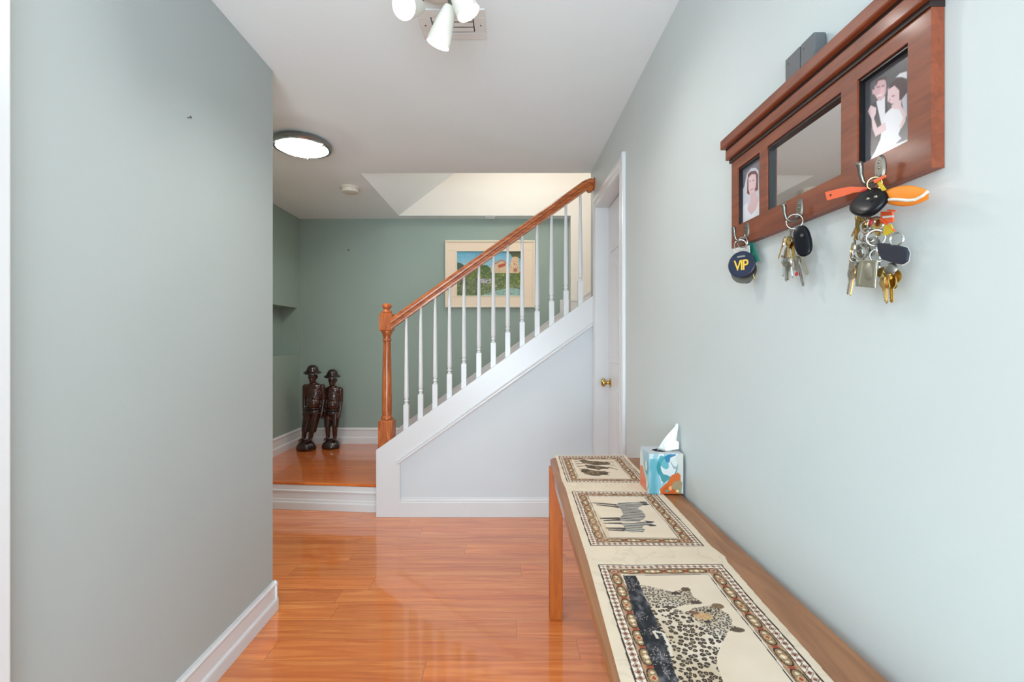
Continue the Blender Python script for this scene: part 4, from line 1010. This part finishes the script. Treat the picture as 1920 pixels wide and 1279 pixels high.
# --- bunch on the far hook: round blue VIP tag
h = hooks[0]
g1_ = thing('key_bunch', 'keys with a round blue VIP tag hanging from the farthest hook', 'keys', h, 'key bunches on the rack hooks')
ringobj(h+Vector((0, -.002, -.013)), .0135, (.35, 1, 0), 'steel', g1_)
ringobj(kp(180, 745, .036), .013, (.9, .5, 0), 'steel', g1_)
c_ = kp(172, 922, .041); R_ = .0325
b = BM(); lathe(b, [(R_, -.0015), (R_, .001), (R_*.96, .002), (R_*.90, .0022), (R_*.88, .0016), (0, .0016)], c_, Vector((-.74, -.66, .05)), 40); tg = obj('round_tag', b, 'navy', g1_, smooth=30); tg['label'] = 'round dark blue tag with gold letters'
nf = Vector((-.74, -.66, .05)).normalized(); m = basis(c_+nf*.0021, (0, 0, -1), nf)
m = m @ Matrix.Diagonal((-1, -1, 1, 1)); 
text_mesh('gold_lettering', 'VIP', .0285, .0003, m @ Matrix.Translation((0, -.0035, 0)) @ Matrix.Diagonal((1, 1.25, 1, 1)), 'gold', tg)
b = BM(); mt = m
flat(b, [(-.010, .017), (.010, .017), (.009, .021), (-.009, .021)], .0006, mt); obj('printed_mark', b, 'pewter', tg)
b = BM(); flat(b, [(-.010, -.019), (-.002, -.0165), (.010, -.0185), (.003, -.0178), (0, -.0215), (-.003, -.018)], .0006, mt)
obj('printed_mark', b, 'pewter', tg)
b = BM(); c2 = kp(188, 975, .031); lathe(b, [(R_*.96, -.002), (R_*.96, .001), (0, .0012)], c2, nf, 36); obj('round_disc', b, 'gunmetal', g1_, smooth=30)
slab('teal_tag', [(205, 745), (265, 745), (320, 895), (285, 905), (230, 830)], .017, .003, 'teal', g1_)
slab('white_tag', [(108, 795), (180, 780), (235, 770), (240, 830), (110, 832)], .024, .0015, 'whitep', g1_)
b = BM(); lathe(b, [(.0125, -.004), (.0125, .004), (.009, .0055), (0, .0055)], kp(215, 1035, .020), Vector((-.7, -.5, .4)), 20); obj('small_fob', b, 'navy', g1_, smooth=30)
kk(240, 880, 275, 1052, .016, 'brass', g1_, yaw=.4); kk(200, 850, 215, 1060, .017, 'steel', g1_, yaw=-.3)
kk(150, 820, 130, 990, .014, 'steel', g1_, yaw=.9)
# --- bunch on the middle hook: brass and steel keys with an oval black fob
h = hooks[1]
g2_ = thing('key_bunch', 'brass and steel keys with an oval black fob on the middle hook', 'keys', h, 'key bunches on the rack hooks')
ringobj(kp(596, 580, .036), .0145, (.55, .8, 0), 'steel', g2_, .0012)
def fob(name, c, a1, a2, r1, r2, r3, mat, parent, n=4):
    b = BM(); m4 = basis(c, a1, a2); 
    bmesh.ops.create_icosphere(b, subdivisions=n, radius=1.0)
    for v in b.verts:
        x, y, z = v.co; s_ = lambda t, e: math.copysign(abs(t)**e, t)
        v.co = m4 @ Vector((s_(x, .8)*r2, s_(y, .8)*r1, s_(z, .6)*r3))
    return obj(name, b, mat, parent, smooth=True)
fb = fob('black_fob', kp(660, 735, .034), (0, -.35, -1), (-.85, -.55, 0), .0335, .0165, .0065, 'blackrub', g2_)
fb['label'] = 'oval black plastic fob'
b = BM(); lathe(b, [(.0034, 0), (.003, .0012), (0, .0014)], kp(655, 690, .042), Vector((-.9, -.4, 0)), 12); obj('fob_button', b, 'gunmetal', fb, smooth=True)
kk(575, 640, 560, 730, .033, 'steel', g2_, bow=.005)
for a in (((545, 700), (548, 880), .036, 'brass', .2, 1), ((520, 705), (465, 880), .033, 'brass', .5, 1), ((570, 710), (595, 900), .031, 'brass', -.2, 0), ((545, 790), (500, 900), .028, 'steel', .3, 0),
          ((520, 860), (530, 1060), .026, 'steel', 1.0, 0), ((500, 850), (505, 1020), .024, 'steel', .8, 2), ((560, 860), (580, 1030), .027, 'steel', .5, 0), ((605, 860), (668, 1098), .030, 'steel', .1, 2), ((630, 820), (695, 1008), .027, 'pewter', -.4, 0), ((600, 890), (615, 1015), .024, 'steel', .9, 0), ((540, 900), (545, 1050), .020, 'pewter', .1, 0)):
    (p0, p1, of, mt_, yw, kd) = a; kk(*p0, *p1, of, mt_, g2_, yaw=yw, kind=kd)
b = BM(); lathe(b, [(.004, -.001), (.004, .001), (0, .001)], kp(612, 1000, .032), WN, 12); obj('red_dot_cap', b, 'red', g2_)
# --- bunch on the nearest hook: crowded ring
h = hooks[2]
g3_ = thing('key_bunch', 'crowded key bunch with orange float and black car fob on the nearest hook', 'keys', h, 'key bunches on the rack hooks')
ringobj(kp(1235, 275, .040), .0095, (.5, .8, .2), 'brass', g3_, .0011)
slab('orange_strap_tag', [(842, 345), (960, 315), (1040, 300), (1190, 306), (1200, 330), (1070, 350), (985, 378), (858, 412)], .040, .0015, 'redorange', g3_, .0005)
b = BM(); lathe(b, [(.0022, -.0012), (.0022, .0012), (0, .0012)], kp(888, 368, .040), WN, 12); obj('tag_hole', b, 'black', g3_)
# orange foam float
n = 26; top = []; 
def leaf(name, x0, y0, x1, y1, hw, off, th, mat, parent):
    b = BM(); A = []; B = []; nn = 18; d = (x1-x0, y1-y0); L = math.hypot(*d); nx, ny = -d[1]/L, d[0]/L
    secs = []
    for i in range(nn+1):
        t = i/nn; w_ = hw*(math.sin(PI*min(1, max(0, .06+t*.86)))**.7); cx = x0+d[0]*t; cy = y0+d[1]*t
        ringv = []
        for k in range(12):
            a = 2*PI*k/12; uu = w_*math.copysign(abs(math.cos(a))**.6, math.cos(a)); oo = th*math.copysign(abs(math.sin(a))**.6, math.sin(a))
            ringv.append(b.verts.new(kp(cx+nx*uu, cy+ny*uu, off+oo)))
        secs.append(ringv)
    for P, Q in zip(secs, secs[1:]):
        for k in range(12): b.faces.new((P[k], P[(k+1)%12], Q[(k+1)%12], Q[k]))
    b.faces.new(secs[0]); b.faces.new(secs[-1][::-1])
    return obj(name, b, mat, parent, smooth=60)
ff = leaf('orange_float', 1285, 385, 1668, 365, 84, .036, .006, 'orange', g3_); ff['label'] = 'orange foam float with a white stripe'
b = BM(); sp = [(1320, 410), (1380, 402), (1440, 405), (1500, 412), (1560, 405), (1620, 375), (1660, 342)]
for a_, b2 in zip(sp, sp[1:]):
    tube(b, [kp(*a_, .0425), kp(*b2, .0425)], .0022, 8)
obj('white_stripe', b, 'whitep', ff, smooth=True)
slab('yellow_strap', [(1250, 262), (1275, 248), (1330, 325), (1300, 340)], .043, .0015, 'yellow', g3_, .0004)
slab('orange_loop', [(1225, 250), (1300, 215), (1325, 205), (1325, 225), (1240, 275)], .045, .002, 'redorange', g3_, .0006)
cfb = fob('car_fob', kp(1188, 428, .048), (-.10, -.85, -.42), (-.80, .0, .55), .0350, .0240, .0085, 'blackrub', g3_); cfb['label'] = 'black car key fob with two buttons'
for (x, y) in ((1183, 398), (1245, 382)):
    b = BM(); ellipsoid(b, kp(x, y, .0600), (.0022, .0030, .0022), 2); obj('fob_button', b, 'pewter', cfb, smooth=True)
b = BM(); ellipsoid(b, kp(1150, 330, .0555), (.002, .006, .0022), 2); obj('red_button', b, 'red', cfb, smooth=True)
for a in (((1115, 490), (1075, 740), .036, 'brass', .3, 1), ((1145, 510), (1050, 700), .032, 'brass', .6, 0), ((1135, 540), (1095, 730), .039, 'brass', .0, 0), ((1105, 500), (1120, 650), .028, 'brass', .9, 1),
          ((1200, 540), (1150, 690), .030, 'steel', .2, 0), ((1230, 560), (1270, 700), .028, 'brass', -.4, 0), ((1080, 730), (1050, 880), .034, 'steel', .5, 0), ((1060, 760), (1035, 900), .028, 'brass', .7, 1),
          ((1150, 700), (1190, 860), .034, 'steel', .2, 2), ((1230, 700), (1210, 860), .030, 'steel', -.3, 0), ((1100, 780), (1150, 900), .030, 'steel', .4, 0), ((1250, 760), (1290, 900), .026, 'steel', .8, 0),
          ((1080, 880), (1025, 1000), .030, 'steel', .3, 0), ((1060, 940), (1020, 1165), .028, 'steel', .2, 0), ((1085, 930), (1040, 1172), .032, 'brass', .5, 0), ((1095, 900), (1090, 1070), .024, 'pewter', .3, 0),
          ((1270, 900), (1280, 1090), .022, 'steel', .6, 0), ((1300, 1010), (1325, 1225), .028, 'brass', .3, 1), ((1335, 1000), (1335, 1235), .026, 'brass', .9, 0), ((1370, 1000), (1372, 1230), .024, 'brass', .1, 0), ((1385, 960), (1395, 1120), .022, 'brass', -.3, 0), ((1310, 950), (1350, 1120), .032, 'brass', .2, 1)):
    (p0, p1, of, mt_, yw, kd) = a; kk(*p0, *p1, of, mt_, g3_, yaw=yw, kind=kd)
for (x, y, r_, nn_, of) in ((1180, 690, .012, (.7, .7, 0), .034), (1245, 710, .0125, (.4, .9, .1), .033), (1120, 820, .0125, (.9, .3, 0), .033), (1190, 620, .011, (.3, .9, 0), .033), (1090, 860, .010, (.8, .5, .2), .030), (1260, 850, .010, (.5, .8, 0), .030), (1240, 600, .011, (.8, .5, 0), .030)):
    ringobj(kp(x, y, of), r_, nn_, 'steel', g3_, .0013)
mt_ = slab('metal_tag', [(1130, 885), (1262, 885), (1245, 1112), (1085, 1098), (1105, 940)], .040, .0026, 'pewter', g3_, .0008); mt_['label'] = 'rectangular pewter tag with raised oval'
b = BM(); tube(b, [kp(x, y, .0418) for x, y in ((1140, 905), (1245, 907), (1230, 1095), (1110, 1080))], .0006, 6, closed=True); ellipsoid(b, kp(1183, 980, .0416), (.0018, .0095, .0150), 2); obj('raised_oval', b, 'pewter', mt_, smooth=40)
lt = slab('leather_tag', [(1262, 752), (1300, 750), (1440, 772), (1490, 785), (1512, 830), (1500, 900), (1460, 925), (1400, 915), (1300, 882), (1270, 830)], .034, .005, 'navyleather', g3_, .0018); lt['label'] = 'dark navy leather tag'
slab('leather_tag_edge', [(1435, 768), (1494, 781), (1519, 830), (1507, 903), (1461, 931), (1420, 922)], .0315, .003, 'whitep', lt, .001)
ringobj(kp(1410, 720, .034), .0095, (.95, .3, 0), 'steel', g3_)
slab('yellow_tag', [(1315, 610), (1370, 600), (1392, 655), (1345, 690), (1305, 690)], .030, .002, 'yellow', g3_, .0005)
slab('orange_striped_strap', [(1290, 500), (1380, 500), (1390, 580), (1330, 600), (1285, 590)], .026, .003, 'redorange', g3_, .0005)
slab('white_band', [(1300, 536), (1386, 530), (1388, 546), (1302, 554)], .0285, .0008, 'whitep', g3_, 0)
b = BM(); tube(b, [kp(x, y, .03) for x, y in ((1280, 560), (1330, 600), (1400, 655))], .0012, 6); tube(b, [kp(x, y, .034) for x, y in ((1340, 488), (1408, 496))], .0014, 6); obj('cord', b, 'redorange', g3_, smooth=True)
b = BM(); lathe(b, [(.0085, -.001), (.0088, 0), (.0075, .0012), (.004, .002), (0, .0022)], kp(1365, 955, .033), Vector((-.85, -.5, .1)), 28); obj('round_medallion', b, 'gunmetal', g3_, smooth=40)
b = BM(); lathe(b, [(.009, -.001), (.009, .001), (0, .0016)], kp(1305, 985, .030), Vector((-.8, -.4, .3)), 24); obj('small_medallion', b, 'brass', g3_, smooth=40)
b = BM(); ellipsoid(b, kp(1205, 585, .037), (.002, .004, .006), 2); obj('red_key_cap', b, 'red', g3_, smooth=True)
